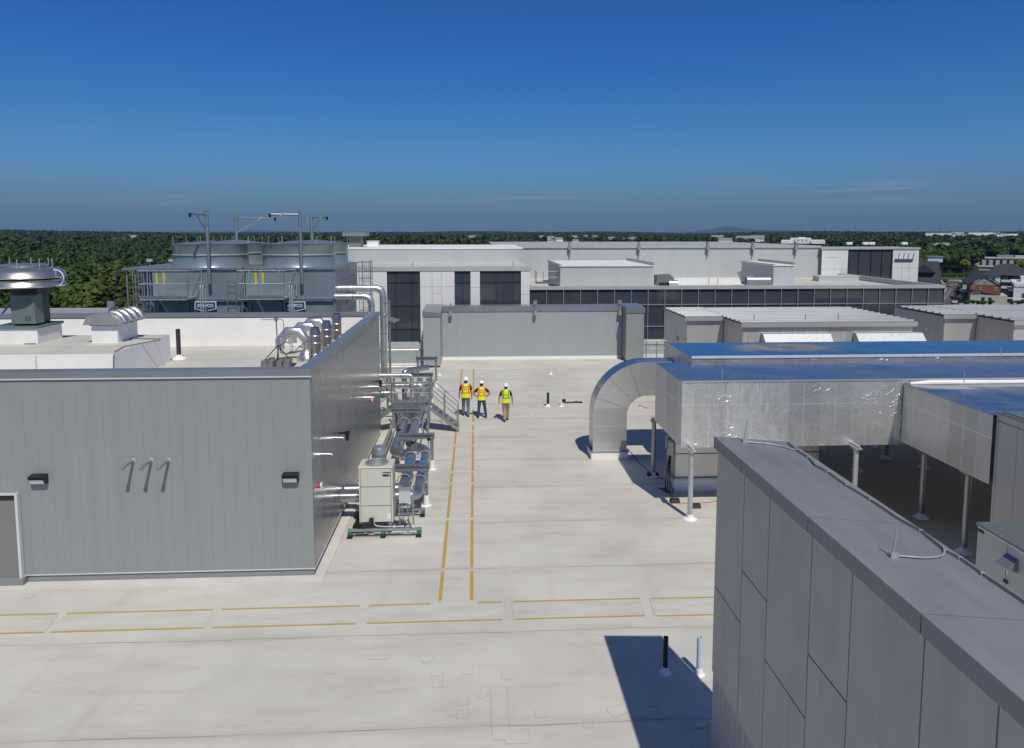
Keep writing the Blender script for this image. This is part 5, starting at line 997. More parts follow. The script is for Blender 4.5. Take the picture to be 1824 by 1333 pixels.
MB().box((UX, 9, .35), (12.9, UY, 2.14)).build('cabinet', 'unit_grey', t_); MB().box((UX-.03, 8.97, 2.14), (12.93, UY+.03, 2.2)).build('lid', 'unit_top', t_); MB().box((UX-.012, 9, 2.10), (UX-.001, UY, 2.135)).build('lid_drip', 'white_plastic', t_)
M = MB()
for y in (13.9, 13.0, 12.1): M.box((UX-.006, y, .4), (UX-.001, y+.02, 2.1))
M.build('door_seams', 'strut', t_)
def onx(px, py, X=UX): d_ = ray(px, py); return _C+d_*(X/d_.x)
c = onx(1803, 1005); MB().hexa([(UX-.24, c.y-.17, c.z-.02), (UX-.001, c.y-.17, c.z-.12), (UX-.001, c.y+.17, c.z-.12), (UX-.24, c.y+.17, c.z-.02)], [(UX-.22, c.y-.17, c.z+.0), (UX-.001, c.y-.17, c.z+.17), (UX-.001, c.y+.17, c.z+.17), (UX-.22, c.y+.17, c.z+.0)]).build('vent_hood', 'coping_metal', t_, angle=15)
c = onx(1792, 1036); MB().box((UX-.03, c.y-.05, c.z-.03), (UX-.002, c.y+.05, c.z+.03)).build('latch', 'black_plastic', t_); c = onx(1748, 945); MB().box((UX-.01, c.y-.08, c.z-.05), (UX-.002, c.y+.08, c.z+.02)).build('name_plate', 'black_plastic', t_)
c = onx(1793, 1016); MB().box((UX-.006, c.y-.06, c.z-.09), (UX-.002, c.y+.06, c.z+.06)).build('label', 'white_plastic', t_)
# ribbed-roof air handling units
def ribbed(label, secs, zt):
    t_ = thing('ribbed_air_handler', label, 'air handler', (secs[0][0], secs[0][2], 0), 'long air handlers with ribbed roofs')
    for x0, x1, y0, y1 in secs:
        MB().box((x0, y0, .3), (x1, y1, zt-.12)).build('casing', 'equipment_panel', t_)
        M = MB(); M.box((x0-.12, y0-.15, zt-.05), (x1+.12, y1+.1, zt)); n = int((y1-y0)/.62)
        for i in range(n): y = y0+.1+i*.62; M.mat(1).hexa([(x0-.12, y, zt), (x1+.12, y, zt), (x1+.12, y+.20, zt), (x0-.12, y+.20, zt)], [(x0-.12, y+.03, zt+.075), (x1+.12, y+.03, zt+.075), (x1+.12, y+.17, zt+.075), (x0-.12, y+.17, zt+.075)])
        M.build('ribbed_roof', ['rib_valley_shade', 'ribbed_roof'], t_, angle=20)
        MB().box((x0-.14, y0-.2, zt-.24), (x1+.14, y0-.151, zt+.005)).build('front_gutter', 'foil_elbow', t_)
        MB().box((x0+.02, y0-.02, .3), (x1-.02, y0-.001, zt-.2)).build('front_panel', 'equipment_panel_x', t_)
    return t_
R1 = ribbed('long silver air handler with ribbed roof and two bright hoods, behind the blue ducts', [(11.55, 13.6, 38.5, 43.1), (13.62, 22.55, 35.7, 43.1)], 4.0)
for a, b_ in ((1355, 1474), (1519, 1637)):
    xa, xb = aty(a, 599, 35.7).x, aty(b_, 599, 35.7).x
    MB().hexa([(xa, 34.3, 2.25), (xb, 34.3, 2.25), (xb, 35.69, 2.25), (xa, 35.69, 2.25)], [(xa, 35.4, 3.43), (xb, 35.4, 3.43), (xb, 35.69, 3.45), (xa, 35.69, 3.45)]).build('intake_hood', 'galvanised_pale', R1, angle=15)
M = MB()
for i in range(14): x = 13.75+i*.64; M.box((x, 35.66, .4), (x+.02, 35.679, 3.75))
M.build('front_seams', 'white_plastic', R1)
for px, py in ((1206, 604), (1222, 609)): c = onx(px, py, 11.55); M = MB(); M.bar((11.53, c.y-.25, c.z+.1), (11.53, c.y+.25, c.z+.14), .03); M.tube([(11.5, c.y-.15, c.z), (11.54, c.y-.15, c.z)], .08, 10); M.build('door_handle', 'strut', R1)
for px in (1347, 1439, 1498, 1623): x = aty(px, 575, 35.6).x; MB().tube([(x, 35.9, 4.0), (x, 35.9, 4.4)], .02, 6).build('roof_pin', 'strut', R1)
R2 = ribbed('second ribbed-roof air handler, running out of frame at the right', [(26.1, 27.95, 38.5, 43.3), (27.97, 42, 35.7, 43.3)], 4.02)

# ================================================================ FOREGROUND WALL
WX0, WX1, WYE, WT = 3.76, 4.88, 10.74, 5.24
t_ = thing('foreground_wall', 'thick grey panelled wall with sloping dark coping cutting across the lower right corner', 'wall', (WX0, WYE, 0))
MB().box((WX0+.03, -8, 0), (WX1, WYE-.02, WT)).build('core', 'joint_dark', t_)
MB().box((WX0+.015, -8, 0), (WX0+.029, WYE-.02, 1.58)).build('ribbed_base', 'curb_rib', t_)
MB().box((WX1+.001, -8, 0), (WX1+.02, WYE-.02, WT)).build('inner_face', 'wall_panel_y', t_)
jy = [10.74, 9.61, 8.74, 7.58, 6.72, 5.56, 4.70, 3.55, 2.6, 1.4, .4, -.8, -2, -3.2, -4.4, -5.6, -6.8, -8]; g = .010
pn = None
for i in range(len(jy)-1):
    y1, y0 = jy[i], jy[i+1]; zz = [1.6, 3.03 if i % 2 == 0 else 3.82, WT]
    for k_ in range(2):
        M = MB().box((WX0, y0+g, zz[k_]+(g if k_ else 0)), (WX0+.028, y1-g, zz[k_+1]-g)); pn = M.build('cladding_panel', 'fibre_panel', t_)
MB().box((WX0+.03, WYE-.019, 0), (WX1, WYE-.001, WT)).build('end_panel', 'fibre_panel', t_)
cj = [WYE+.06, 9.62, 7.60, 5.55, 3.5, 1.4, -.7, -2.8, -8]
for a, b_ in zip(cj[:-1], cj[1:]):
    M = MB(); x0, x1 = WX0-.045, WX1+.05; y1, y0 = a-.006, b_+.006
    M.hexa([(x0, y0, WT+.005), (x1, y0, WT+.005), (x1, y1, WT+.005), (x0, y1, WT+.005)], [(x0, y0, 5.42), (x1, y0, 5.31), (x1, y1, 5.31), (x0, y1, 5.42)])
    o_ = M.build('coping_section', 'fibre_coping', t_, smooth=False)
    MB().box((x0-.004, y0+.001, WT), (x0-.001, y1-.001, 5.417)).build('coping_fascia', 'fascia_grey', o_, smooth=False)
def cz(x): return 5.42-(x-WX0+.045)*.11/(WX1-WX0+.095)
def oncop(px, py): c = atz(px, py, 5.33); c = atz(px, py, cz(c.x)); return Vector((c.x, c.y, cz(c.x)+.02))
cp = [(1403, 790), (1419, 804), (1440, 817), (1452, 831), (1475, 843), (1508, 867), (1551, 893), (1600, 926), (1640, 948), (1670, 972), (1685, 984), (1710, 997), (1750, 1025), (1790, 1052), (1824, 1075)]
P = [oncop(*q) for q in cp]; P.append(P[-1]+(P[-1]-P[-3])*1.0)
t_ = thing('lightning_cable', 'dark lightning conductor cable clipped along the inner edge of the foreground coping', 'cable', tuple(P[0]))
MB().tube(P, .010, 8).build('cable', 'cable_grey', t_)
M = MB()
for i in (2, 4, 5, 6, 8, 10, 11, 12): p = P[i]; M.box((p.x-.02, p.y-.01, p.z-.02), (p.x+.02, p.y+.01, p.z+.013))
M.build('clips', 'galvanised_pale', t_)
def rod(px, py, top, loop, lab):
    b0 = oncop(px, py); t_ = thing('air_terminal', lab, 'lightning rod', tuple(b0), 'lightning rods on the foreground coping')
    MB().tube([b0, b0+Vector((.03, .0, top))], .009, 8).build('rod', 'galvanised_pale', t_); MB().box((b0.x-.03, b0.y-.025, b0.z-.02), (b0.x+.05, b0.y+.025, b0.z+.03)).build('base', 'galvanised_pale', t_)
    MB().tube(round_path([b0]+[oncop(*q) for q in loop], .1), .010, 8).build('pale_cable', 'galvanised_pale', t_)
rod(1326, 789, .33, [(1345, 791), (1370, 793), (1392, 797), (1405, 801), (1419, 804)], 'thin lightning rod at the far corner of the foreground coping')
rod(1590, 994, .26, [(1610, 995), (1650, 998), (1675, 995), (1683, 988), (1680, 978), (1674, 975)], 'thin lightning rod in the middle of the foreground coping, with a looped cable')
# standing roof vents
def vent(px, py, h, r, mt, lab, boot=.17, name='vent_pipe'):
    c = atz(px, py); t_ = thing(name, lab, 'vent pipe', (c.x, c.y, 0), 'vent pipes standing on the roof deck'); MB().lathe((c.x, c.y, 0), [(r, .03), (r, h), (r*.8, h), (r*.8, h-.3)], 20, False).build('pipe', mt, t_)
    MB().lathe((c.x, c.y, 0), [(boot*.72, .004), (boot*.68, .012), (r*1.5, .04), (r*1.35, .10), (r*1.1, .13)], 24).build('boot', 'white_flashing', t_)
vent(1185, 1199, .74, .048, 'black_plastic', 'black vent pipe standing in the edge of the big shadow'); vent(1245, 1201, .76, .052, 'pvc_blue', 'pale blue plastic vent pipe standing beside the foreground wall')
vent(976, 724, .68, .062, 'black_plastic', 'black vent pipe standing alone on the far deck', .22); vent(1000, 724, .72, .026, 'pipe_white', 'thin pale vent pipe next to the far black one', .22)
vent(981, 667, .2, .05, 'pipe_white', 'short white vent stub near the screen wall', .2); vent(783, 669, .2, .05, 'pipe_white', 'short white vent stub left of the walkway near the screen wall', .2)
c = atz(1018, 718); M = MB()
for i in range(9): q = random.Random(i); M.sphere((c.x-.35+i*.1, c.y+q.uniform(-.05, .05), .03), .08+.04*q.random()*(i > 3), 7, 5, (1, .8, .5))
solo(M, 'dark_rag', 'rust_debris', 'dark crumpled strap lying beside the thin far vent pipe', 'debris', None, (c.x, c.y, 0))
c = atz(1012, 716); solo(MB().box((c.x-.32, c.y, .005), (c.x-.12, c.y+.12, .12)), 'small_box', 'black_plastic', 'tiny dark box just right of the thin far vent pipe', 'box', None, (c.x, c.y, 0))

# ================================================================ PEOPLE
def skin_mesh(verts, edges, radii, root=0, sub=2):
    me = bpy.data.meshes.new('tmp'); me.from_pydata(verts, edges, []); ob = bpy.data.objects.new('tmp', me); COL.objects.link(ob)
    md = ob.modifiers.new('skin', 'SKIN'); md.use_smooth_shade = True
    for i, r in enumerate(radii):
        sv = me.skin_vertices[0].data[i]; sv.radius = r if isinstance(r, tuple) else (r, r); sv.use_root = (i == root)
    sb = ob.modifiers.new('sub', 'SUBSURF'); sb.levels = sub; sb.render_levels = sub
    dg = bpy.context.evaluated_depsgraph_get(); out = bpy.data.meshes.new_from_object(ob.evaluated_get(dg)); bpy.data.objects.remove(ob); bpy.data.meshes.remove(me); return out
def put(me, name, mat, parent, M):
    me.transform(M); me.materials.clear(); me.materials.append(MATS[mat]); me.name = name; me.polygons.foreach_set('use_smooth', [True]*len(me.polygons))
    ob = bpy.data.objects.new(name, me); COL.objects.link(ob); ob.parent = parent; ROOT[ob.name] = ROOT[parent.name]; return ob
def loft(rings, n=20):      # rings: (cx, cy, z, rx, ry)
    M = MB(); vs = []
    for cx, cy, z, rx, ry in rings:
        for j in range(n): a = 2*math.pi*j/n; ca, sa = math.cos(a), math.sin(a); m = (abs(ca)**2.6+abs(sa)**2.6)**(-1/2.6); vs.append((cx+rx*ca*m, cy+ry*sa*m, z))
    fs = [(i*n+j, i*n+(j+1) % n, (i+1)*n+(j+1) % n, (i+1)*n+j) for i in range(len(rings)-1) for j in range(n)]
    M.add(vs, fs); return M
def person(x, y, H, head, arms, feet, label, vest, tape, trousers, hgt_tilt=0.0, green=False, rz=0.0):
    # built facing +Y (seen from behind), 1.80 m tall, then scaled
    t_ = thing('person', label, 'person', (0, 0, 0), 'workers in hard hats on the roof'); sc = H/1.80
    hip, kne, ank = .93, .50, .09
    V = [(0, 0, .98), (0, 0, 1.12), (0, .01, 1.32), (0, 0, 1.46), (0, .005, 1.54), (0, .02, 1.62), (0, .02, 1.72)]; Rr = [(.155, .11), (.14, .10), (.165, .11), (.12, .08), (.055, .055), (.075, .088), (.068, .082)]; E = [(0, 1), (1, 2), (2, 3), (3, 4), (4, 5), (5, 6)]
    k = len(V); V += [(0, .115, 1.62)]; Rr += [.016]; E += [(5, k)]                        # nose
    for s_ in (-1, 1): k = len(V); V += [(s_*.085, .01, 1.63)]; Rr += [.014]; E += [(5, k)]   # ears
    for s_, (sh, el, wr, ha) in zip((-1, 1), arms):
        k = len(V); V += [sh, el, wr, ha]; Rr += [.058, .043, .028, (.036, .018)]; E += [(3, k), (k, k+1), (k+1, k+2), (k+2, k+3)]
        d = (Vector(ha)-Vector(wr)).normalized(); sd = Vector((0, 1, 0)) if abs(d.y) < .8 else Vector((0, 0, 1)); nrm = d.cross(sd).normalized()*s_
        for f in range(4):
            b0 = Vector(ha)+d*.02+sd*(-.03+.02*f); l = (.075, .085, .08, .06)[3-f]; m1 = b0+d*l*.5; m2 = m1+(d*.75-nrm*.6)*l*.5; k2 = len(V); V += [tuple(b0), tuple(m1), tuple(m2)]; Rr += [.0095, .009, .008]; E += [(k+3, k2), (k2, k2+1), (k2+1, k2+2)]
        b0 = Vector(wr)+d*.035+sd*.03; m1 = b0+(d+sd*.9).normalized()*.04; k2 = len(V); V += [tuple(b0), tuple(m1)]; Rr += [.011, .009]; E += [(k+2, k2), (k2, k2+1)]
    for s_, (kn, an, toe) in zip((-1, 1), feet):
        k = len(V); V += [(s_*.095, 0, .90), kn, an, toe]; Rr += [.082, .055, .042, .035]; E += [(0, k), (k, k+1), (k+1, k+2), (k+2, k+3)]
    MM = Matrix.Diagonal((sc, sc, sc, 1)); put(skin_mesh(V, E, Rr), 'body', 'skin', t_, MM)
    def small(mb, name, mat, par=t_): mb.v = [tuple(MM @ Vector(v)) for v in mb.v]; return mb.build(name, mat, par)
    for s_ in (-1, 1): small(MB().sphere((s_*.03, .092, 1.655), .011, 8, 6), 'eye', 'black_plastic')
    small(MB().sphere((0, .098, 1.585), .02, 8, 6, (1, .4, .3)), 'mouth', 'red_plastic')
    small(MB().sphere((0, -.012, 1.665), .098, 16, 10, (.90, 1.0, 1.0)), 'hair', 'hair_dark')
    # trousers
    tv = [(0, 0, .97), (0, 0, 1.06)]; tr = [(.165, .12), (.16, .115)]; te = [(0, 1)]
    for s_, (kn, an, toe) in zip((-1, 1), feet):
        k = len(tv); a_ = Vector(an); tv += [(s_*.095, 0, .88), (s_*.1+(kn[0]-s_*.1)*.5, kn[1]*.5, (.88+kn[2])/2), kn, tuple((Vector(kn)+a_)/2), tuple(a_+Vector((0, -.01, .0)))]; tr += [.105, .093, .078, .072, .07]; te += [(0, k), (k, k+1), (k+1, k+2), (k+2, k+3), (k+3, k+4)]
    put(skin_mesh(tv, te, tr), 'trousers', trousers, t_, MM)
    # shirt with short sleeves
    sv_ = [(0, 0, 1.04), (0, 0, 1.14), (0, .01, 1.32), (0, 0, 1.46), (0, .0, 1.51)]; sr = [(.165, .122), (.155, .115), (.18, .122), (.135, .09), (.07, .065)]; se = [(0, 1), (1, 2), (2, 3), (3, 4)]
    for (sh, el, wr, ha) in arms: k = len(sv_); q = Vector(sh)+(Vector(el)-Vector(sh))*.80; sv_ += [sh, tuple(q)]; sr += [.075, .066]; se += [(3, k), (k, k+1)]
    put(skin_mesh(sv_, se, sr), 'shirt', 'shirt_black', t_, MM)
    # safety vest: a loft round the torso, open at the arms
    rings = [(0, -.003, .90, .205, .145), (0, -.003, 1.0, .20, .142), (0, -.002, 1.12, .188, .135), (0, 0, 1.26, .198, .142), (0, .0, 1.38, .200, .142), (0, 0, 1.45, .178, .125), (0, 0, 1.505, .13, .10), (0, 0, 1.53, .08, .078)]
    vv = small(loft(rings, 28), 'safety_vest', vest)
    def ringat(z, g):
        for a, b_ in zip(rings[:-1], rings[1:]):
            if a[2] <= z <= b_[2]: q = (z-a[2])/(b_[2]-a[2]); return (0, 0, z, a[3]+(b_[3]-a[3])*q+g, a[4]+(b_[4]-a[4])*q+g)
    zs = (1.10, 1.15) if not green else (1.12, 1.16)
    small(loft([ringat(zs[0], .004), ringat(zs[0], .007), ringat(zs[1], .007), ringat(zs[1], .004)], 28), 'waist_band', tape, vv)
    if not green: small(loft([ringat(1.375, .004), ringat(1.38, .007), ringat(1.425, .007), ringat(1.43, .004)], 28), 'chest_band', tape, vv)
    for s_ in (-1, 1):
        M = MB(); xa, xb = s_*(.13 if not green else .115), s_*(.125 if not green else .13)
        pts = [(zs[1], xa), (1.26, xa), (1.38, xb), (1.45, s_*.115), (1.505, s_*.085)]
        for (z0, a), (z1, b_) in zip(pts[:-1], pts[1:]):
            def yb(z, x): r = ringat(z, .006); return -r[4]*max(.05, 1-abs(x/r[3])**2.6)**(1/2.6)
            w = .026; M.add([(a-w, yb(z0, a-w), z0), (a+w, yb(z0, a+w), z0), (b_+w, yb(z1, b_+w), z1), (b_-w, yb(z1, b_-w), z1), (a-w, yb(z0, a-w)+.004, z0), (a+w, yb(z0, a+w)+.004, z0), (b_+w, yb(z1, b_+w)+.004, z1), (b_-w, yb(z1, b_-w)+.004, z1)], [(0, 1, 2, 3), (7, 6, 5, 4), (0, 4, 5, 1), (2, 6, 7, 3), (1, 5, 6, 2), (0, 3, 7, 4)])
        small(M, 'shoulder_strap', tape, vv)
    M = MB()
    for i in range(6): x_ = -.06+i*.022; M.box((x_, -.151, 1.285), (x_+.014, -.146, 1.315)); M.box((x_, -.151, 1.305), (x_+.018, -.147, 1.312))
    small(M, 'back_print', 'print_dark', vv)
    # shoes, helmet
    for s_, (kn, an, toe) in zip((-1, 1), feet): a_ = Vector(an); q = Vector(toe); put(skin_mesh([tuple(a_+Vector((0, -.045, -.035))), tuple(a_+Vector((0, .03, -.03))), tuple(q+Vector((0, 0, -.005)))], [(0, 1), (1, 2)], [(.05, .045), (.05, .05), (.045, .03)]), 'shoe', 'boot_dark', t_, MM)
    M = MB(); M.lathe((0, 0, 0), [(.158, .0), (.160, .008), (.132, .012), (.128, .05), (.110, .10), (.07, .137), (.015, .150)], 28); M.prism([(-.018, -.125, .02), (-.018, 0, .16), (-.018, .12, .03), (-.018, 0, .05)], (.036, 0, 0)); M.sphere((0, .115, .004), .10, 16, 6, (1.0, .85, .12))
    Q = Matrix.Translation((0, 0, 1.685)) @ Matrix.Rotation(hgt_tilt, 4, 'X') @ Matrix.Translation((0, .01, 0)); M.v = [tuple(Q @ Vector(v)) for v in M.v]; small(M, 'hard_hat', 'helmet_white')
    t_.location = (x, y, 0); t_.rotation_euler = (0, 0, rz); return t_
dn = lambda s_, sp=.0, fw=.02: ((s_*.19, 0, 1.42), (s_*(.25+sp), -.02, 1.15), (s_*(.27+sp), fw, .91), (s_*(.27+sp), fw+.015, .85))
hipa = lambda s_: ((s_*.19, 0, 1.42), (s_*.40, -.05, 1.20), (s_*.225, .06, 1.02), (s_*.19, .09, .99))
stand = lambda s_, w=.0, f=0.: ((s_*(.11+w*.5), .02+f*.6, .50), (s_*(.12+w), f, .09), (s_*(.14+w), f+.16, .035))
c = atz(830, 743); person(c.x, c.y, 1.87, 0, (dn(-1, .03), dn(1, .0)), (stand(-1, 0, .22), ((.10, .05, .50), (.10, -.08, .09), (.12, .08, .035))), 'worker on the left, orange and yellow vest and light blue jeans, seen from behind', 'vest_yellow', 'tape_orange', 'jeans_light', .0)
c = atz(858, 745); person(c.x, c.y, 1.74, 0, (hipa(-1), hipa(1)), (stand(-1, .04, 0), stand(1, .09, .0)), 'worker in the middle with hands on hips, orange-taped vest and dark jeans', 'vest_yellow', 'tape_orange', 'jeans_dark', -.25)
c = atz(901, 751); person(c.x, c.y, 1.75, 0, (dn(-1, .05, .0), dn(1, .04, .03)), (((-.08, .05, .50), (-.05, -.14, .09), (-.04, .02, .035)), stand(1, -.03, .2)), 'worker on the right, walking in a lime green vest and tan trousers', 'vest_lime', 'tape_green', 'khaki', .0, True)

# ================================================================ LAND, TOWN AND WOODS
rng = np.random.default_rng(5)
def hill(x, y):
    d = np.hypot(x, y); f = np.clip((d-700)/2500, 0, 1)
    h = 9*np.sin(x/900+1.3)*np.cos(y/1300+.4)+8*np.sin(x/420+y/500)+6*np.cos(y/310-x/510+2)
    far = 10*np.clip((d-7000)/8000, 0, 1)
    return f*h+far-d*d*6.8e-8
nr, na = 90, 140
rad = np.concatenate([[0], np.geomspace(60, 36000, nr-1)]); ang = np.linspace(0, 2*math.pi, na, endpoint=False)
V = []; 
for r in rad:
    for a in ang: x, y = r*math.sin(a), r*math.cos(a); V.append((x, y, GZ+float(hill(x, y))))
M = MB(); M.add(V, [(i*na+j, i*na+(j+1) % na, (i+1)*na+(j+1) % na, (i+1)*na+j) for i in range(nr-1) for j in range(na)]); struct(M, 'ground', 'terrain', angle=180)
# mountain ridges on the skyline
def ridge(name, px0, px1, D, prof, mat='mountain_wood'):
    M = MB(); n = 60; top = []
    for i in range(n+1):
        px = px0+(px1-px0)*i/n; d = ray(px, 413); d.z = 0; d.normalize(); h = prof(px)
        top.append((d, h))
    vs = []
    for k_, f in enumerate((-1500, -700, 0, 900, 2000)):
        for d, h in top: q = d*(D+f); zz = (0, .62, 1, .6, 0)[k_]; vs.append((q.x, q.y, GZ-30+(CAM_H-GZ+30+h)*zz if zz else GZ-60))
    M.add(vs, [(k_*(n+1)+i, k_*(n+1)+i+1, (k_+1)*(n+1)+i+1, (k_+1)*(n+1)+i) for k_ in range(4) for i in range(n)]); return struct(M, name, mat, angle=180)
def pr1(px):
    g_ = lambda c, w, h: h*math.exp(-((px-c)/w)**2)
    return 21000/1280*(g_(1296, 24, 5.2)+g_(1290, 60, 5.0)+g_(1370, 60, 3.4)+g_(1440, 50, 1.6)+.25*math.sin(px/9)+.2*math.sin(px/4.3)-1.2)
ridge('mountain', 1180, 1500, 21000, pr1)
ridge('far_ridge', -250, 700, 30000, lambda px: 30000/1280*(1.9+1.1*math.sin(px/70+1)+.5*math.sin(px/23))*(1 if px < 450 else max(0, 1-(px-450)/250))-20)
# --- tree meshes
def crown_mesh(seed, R=4.6, Hh=9.0, nl=12, leaves=1100, size=.55):
    r = np.random.default_rng(seed); vs = []; fs = []
    lobes = [(0, 0, Hh*.50, R*.62)]
    for i in range(nl): a = r.uniform(0, 6.28); rr = R*r.uniform(.25, .68); lobes.append((rr*math.cos(a), rr*math.sin(a), Hh*r.uniform(.22, .80), R*r.uniform(.30, .50)))
    for i in range(leaves):
        lx_, ly_, lz_, lr = lobes[r.integers(len(lobes))]; d = r.normal(size=3); d[2] = abs(d[2])*1.1-.25; d /= np.linalg.norm(d); p = np.array([lx_, ly_, lz_])+d*lr*r.uniform(.82, 1.08)
        n_ = d+r.normal(size=3)*.30; n_ /= np.linalg.norm(n_); u = np.cross(n_, r.normal(size=3)); u /= np.linalg.norm(u); v = np.cross(n_, u); s = size*r.uniform(.6, 1.3); k = len(vs)
        vs += [p-u*s-v*s*.7, p+u*s-v*s*.6, p+u*s*.8+v*s, p-u*s*.9+v*s*.8]; fs.append((k, k+1, k+2, k+3))
    return np.array(vs), fs, lobes
def to_mesh(name, V, F, mat):
    me = bpy.data.meshes.new(name); V = np.asarray(V, np.float32); F = np.asarray(F, np.int32); k = F.shape[1]
    me.vertices.add(len(V)); me.vertices.foreach_set('co', V.ravel()); me.loops.add(F.size); me.loops.foreach_set('vertex_index', F.ravel()); me.polygons.add(len(F)); me.polygons.foreach_set('loop_start', np.arange(0, F.size, k)); me.polygons.foreach_set('loop_total', np.full(len(F), k)); me.update(); me.validate(); me.materials.append(MATS[mat]); return me
CV = []
for sd in range(6):
    V, F, lb = crown_mesh(sd+20, R=4.4+.9*(sd % 3), Hh=8.2+sd % 2*2.2, nl=17, leaves=3200, size=.38)
    CV.append((V, np.array(F)))
crown_me = [to_mesh('crown', V+np.array([0, 0, 4.0]), F, 'crown_leaf') for V, F in CV]
bright_me = to_mesh('crown', CV[1][0]+np.array([0, 0, 4.0]), CV[1][1], 'bright_leaf')
def trunk_mesh(seed):
    r = random.Random(seed); M = MB(); M.tube([(0, 0, -.5), (.1, 0, 3), (.0, .1, 7)], [.35, .26, .14], 8)
    for i in range(5): a = r.uniform(0, 6.28); M.tube([(0, 0, 3+i*.6), (1.6*math.cos(a), 1.6*math.sin(a), 5.4+i*.6), (2.8*math.cos(a), 2.8*math.sin(a), 7+i*.5)], [.16, .1, .04], 6)
    o = M.build('trunk', 'bark'); me = o.data; bpy.data.objects.remove(o); return me
trunk_me = [trunk_mesh(i) for i in range(2)]
def tree(x, y, s, rz, k, label, group, gz=GZ, mesh=None, zs=1.0):
    e_ = thing('broadleaf_tree', label, 'tree', (x, y, gz), group); e_.rotation_euler = (0, 0, rz); e_.scale = (s, s, s*zs)
    for nm, me in (('crown', mesh or crown_me[k % 6]), ('trunk', trunk_me[k % 2])): o = bpy.data.objects.new(nm, me); COL.objects.link(o); o.parent = e_
    return e_
def px_dir(px): d = ray(px, 413); return math.atan2(d.x, d.y)
occ = []
TREE_LAB = 'broadleaf tree crowded in the woods behind the roofs at the left'
TREE_LAB2 = 'broadleaf tree in the treeline beyond the parking lot at the right'
trs = []
a0_, a1_ = px_dir(-60), px_dir(640)
tries = 0; tr_rng = random.Random(11)
while len(trs) < 205 and tries < 20000:
    tries += 1; D = 165+(360-165)*tr_rng.random()**.8; a = tr_rng.uniform(a0_, px_dir(330)); x, y = D*math.sin(a), D*math.cos(a)
    if all((x-q[0])**2+(y-q[1])**2 > 7.4**2 for q in trs): trs.append((x, y))
for i, (x, y) in enumerate(trs):
    lab = 'large' if False else ''
    if math.hypot(x, y) < 215: lab, grp = 'broadleaf tree at the near edge of the left woods, right behind the grey yard parapet', 'near trees behind the yard parapet'
    elif math.atan2(x, y) > px_dir(190): lab, grp = 'broadleaf tree in the woods between the exhaust fan and the cooling towers', 'trees left of the cooling towers'
    else: lab, grp = 'broadleaf tree in the woods behind and above the mushroom exhaust fan', 'trees behind the exhaust fan'
    tree(x, y, tr_rng.uniform(.75, 1.5), tr_rng.uniform(0, 6.28), i, lab, grp)
occ += trs; rt = []
tries = 0
while len(rt) < 78 and tries < 20000:
    tries += 1; a = tr_rng.uniform(px_dir(1630), px_dir(1860)); f = (a-px_dir(1630))/(px_dir(1860)-px_dir(1630)); D = (505+60*f)/math.cos(a)+75*tr_rng.random()+(260 if a > px_dir(1737) else 0); x, y = D*math.sin(a), D*math.cos(a)
    if all((x-q[0])**2+(y-q[1])**2 > 8.2**2 for q in rt): rt.append((x, y))
for i, (x, y) in enumerate(rt):
    if math.atan2(x, y) > px_dir(1737): lab, grp = 'broadleaf tree in the woods behind the long pale institutional building', 'trees behind the institutional building'
    else: lab, grp = TREE_LAB2, 'trees of the treeline beyond the parking lot'
    tree(x, y, tr_rng.uniform(1.0, 1.45), tr_rng.uniform(0, 6.28), i, lab, grp)
# the rest of the woods as one mass
FV = []; FF = []; nv_ = 0
def scatter(D0, D1, A0, A1, sp, k_leaf, smin, smax, keep=None):
    global nv_
    n = int(.5*(D1**2-D0**2)*abs(A1-A0)/sp**2); D = np.sqrt(rng.uniform(D0**2, D1**2, n)); A = rng.uniform(A0, A1, n); X = D*np.sin(A); Y = D*np.cos(A)
    if keep is not None: m = keep(X, Y); X, Y = X[m], Y[m]
    H_ = hill(X, Y); base = [(V, F) for V, F in CV]
    for v in range(6):
        idx = np.arange(v, len(X), 6)
        if len(idx) == 0: continue
        V, F = base[v]; nf = min(k_leaf, len(F)); Fs = F[:nf]; Vs = V[:nf*4]; lf = math.sqrt(3200/nf)*.9
        ctr = Vs.reshape(-1, 4, 3).mean(1, keepdims=True); Vs = (ctr+(Vs.reshape(-1, 4, 3)-ctr)*min(4.2, lf)).reshape(-1, 3)
        s = rng.uniform(smin, smax, len(idx))*(1+.28*np.sin(X[idx]/37+Y[idx]/53)*np.sin(Y[idx]/71-1)); a = rng.uniform(0, 6.28, len(idx)); ca, sa = np.cos(a), np.sin(a)
        W_ = np.empty((len(idx), len(Vs), 3), np.float32); W_[:, :, 0] = (Vs[None, :, 0]*ca[:, None]-Vs[None, :, 1]*sa[:, None])*s[:, None]+X[idx, None]; W_[:, :, 1] = (Vs[None, :, 0]*sa[:, None]+Vs[None, :, 1]*ca[:, None])*s[:, None]+Y[idx, None]
        hs = np.minimum(s, 1.6); W_[:, :, 2] = (Vs[None, :, 2]+3.5)*hs[:, None]+GZ+H_[idx, None]
        f = (Fs[None]+(np.arange(len(idx))*len(Vs))[:, None, None]+nv_).reshape(-1, 4); FV.append(W_.reshape(-1, 3)); FF.append(f); nv_ += len(idx)*len(Vs)
AL, AR = px_dir(-120), px_dir(1960)
def notown(X, Y):
    a = np.arctan2(X, Y); D = np.hypot(X, Y); town = (a > px_dir(1600)) & (D < 720); return ~town
def clear(X, Y):
    w = np.sin(X/170+2)*np.sin(Y/260+1)+.5*np.sin(X/61+Y/97); return (w < .85)
scatter(345, 900, AL, px_dir(420), 8.8, 620, .7, 1.5)
scatter(650, 900, px_dir(1560), AR, 8.5, 240, .9, 1.4, lambda X, Y: ~((np.arctan2(X, Y) > px_dir(1737)) & (np.hypot(X, Y) < 840)))
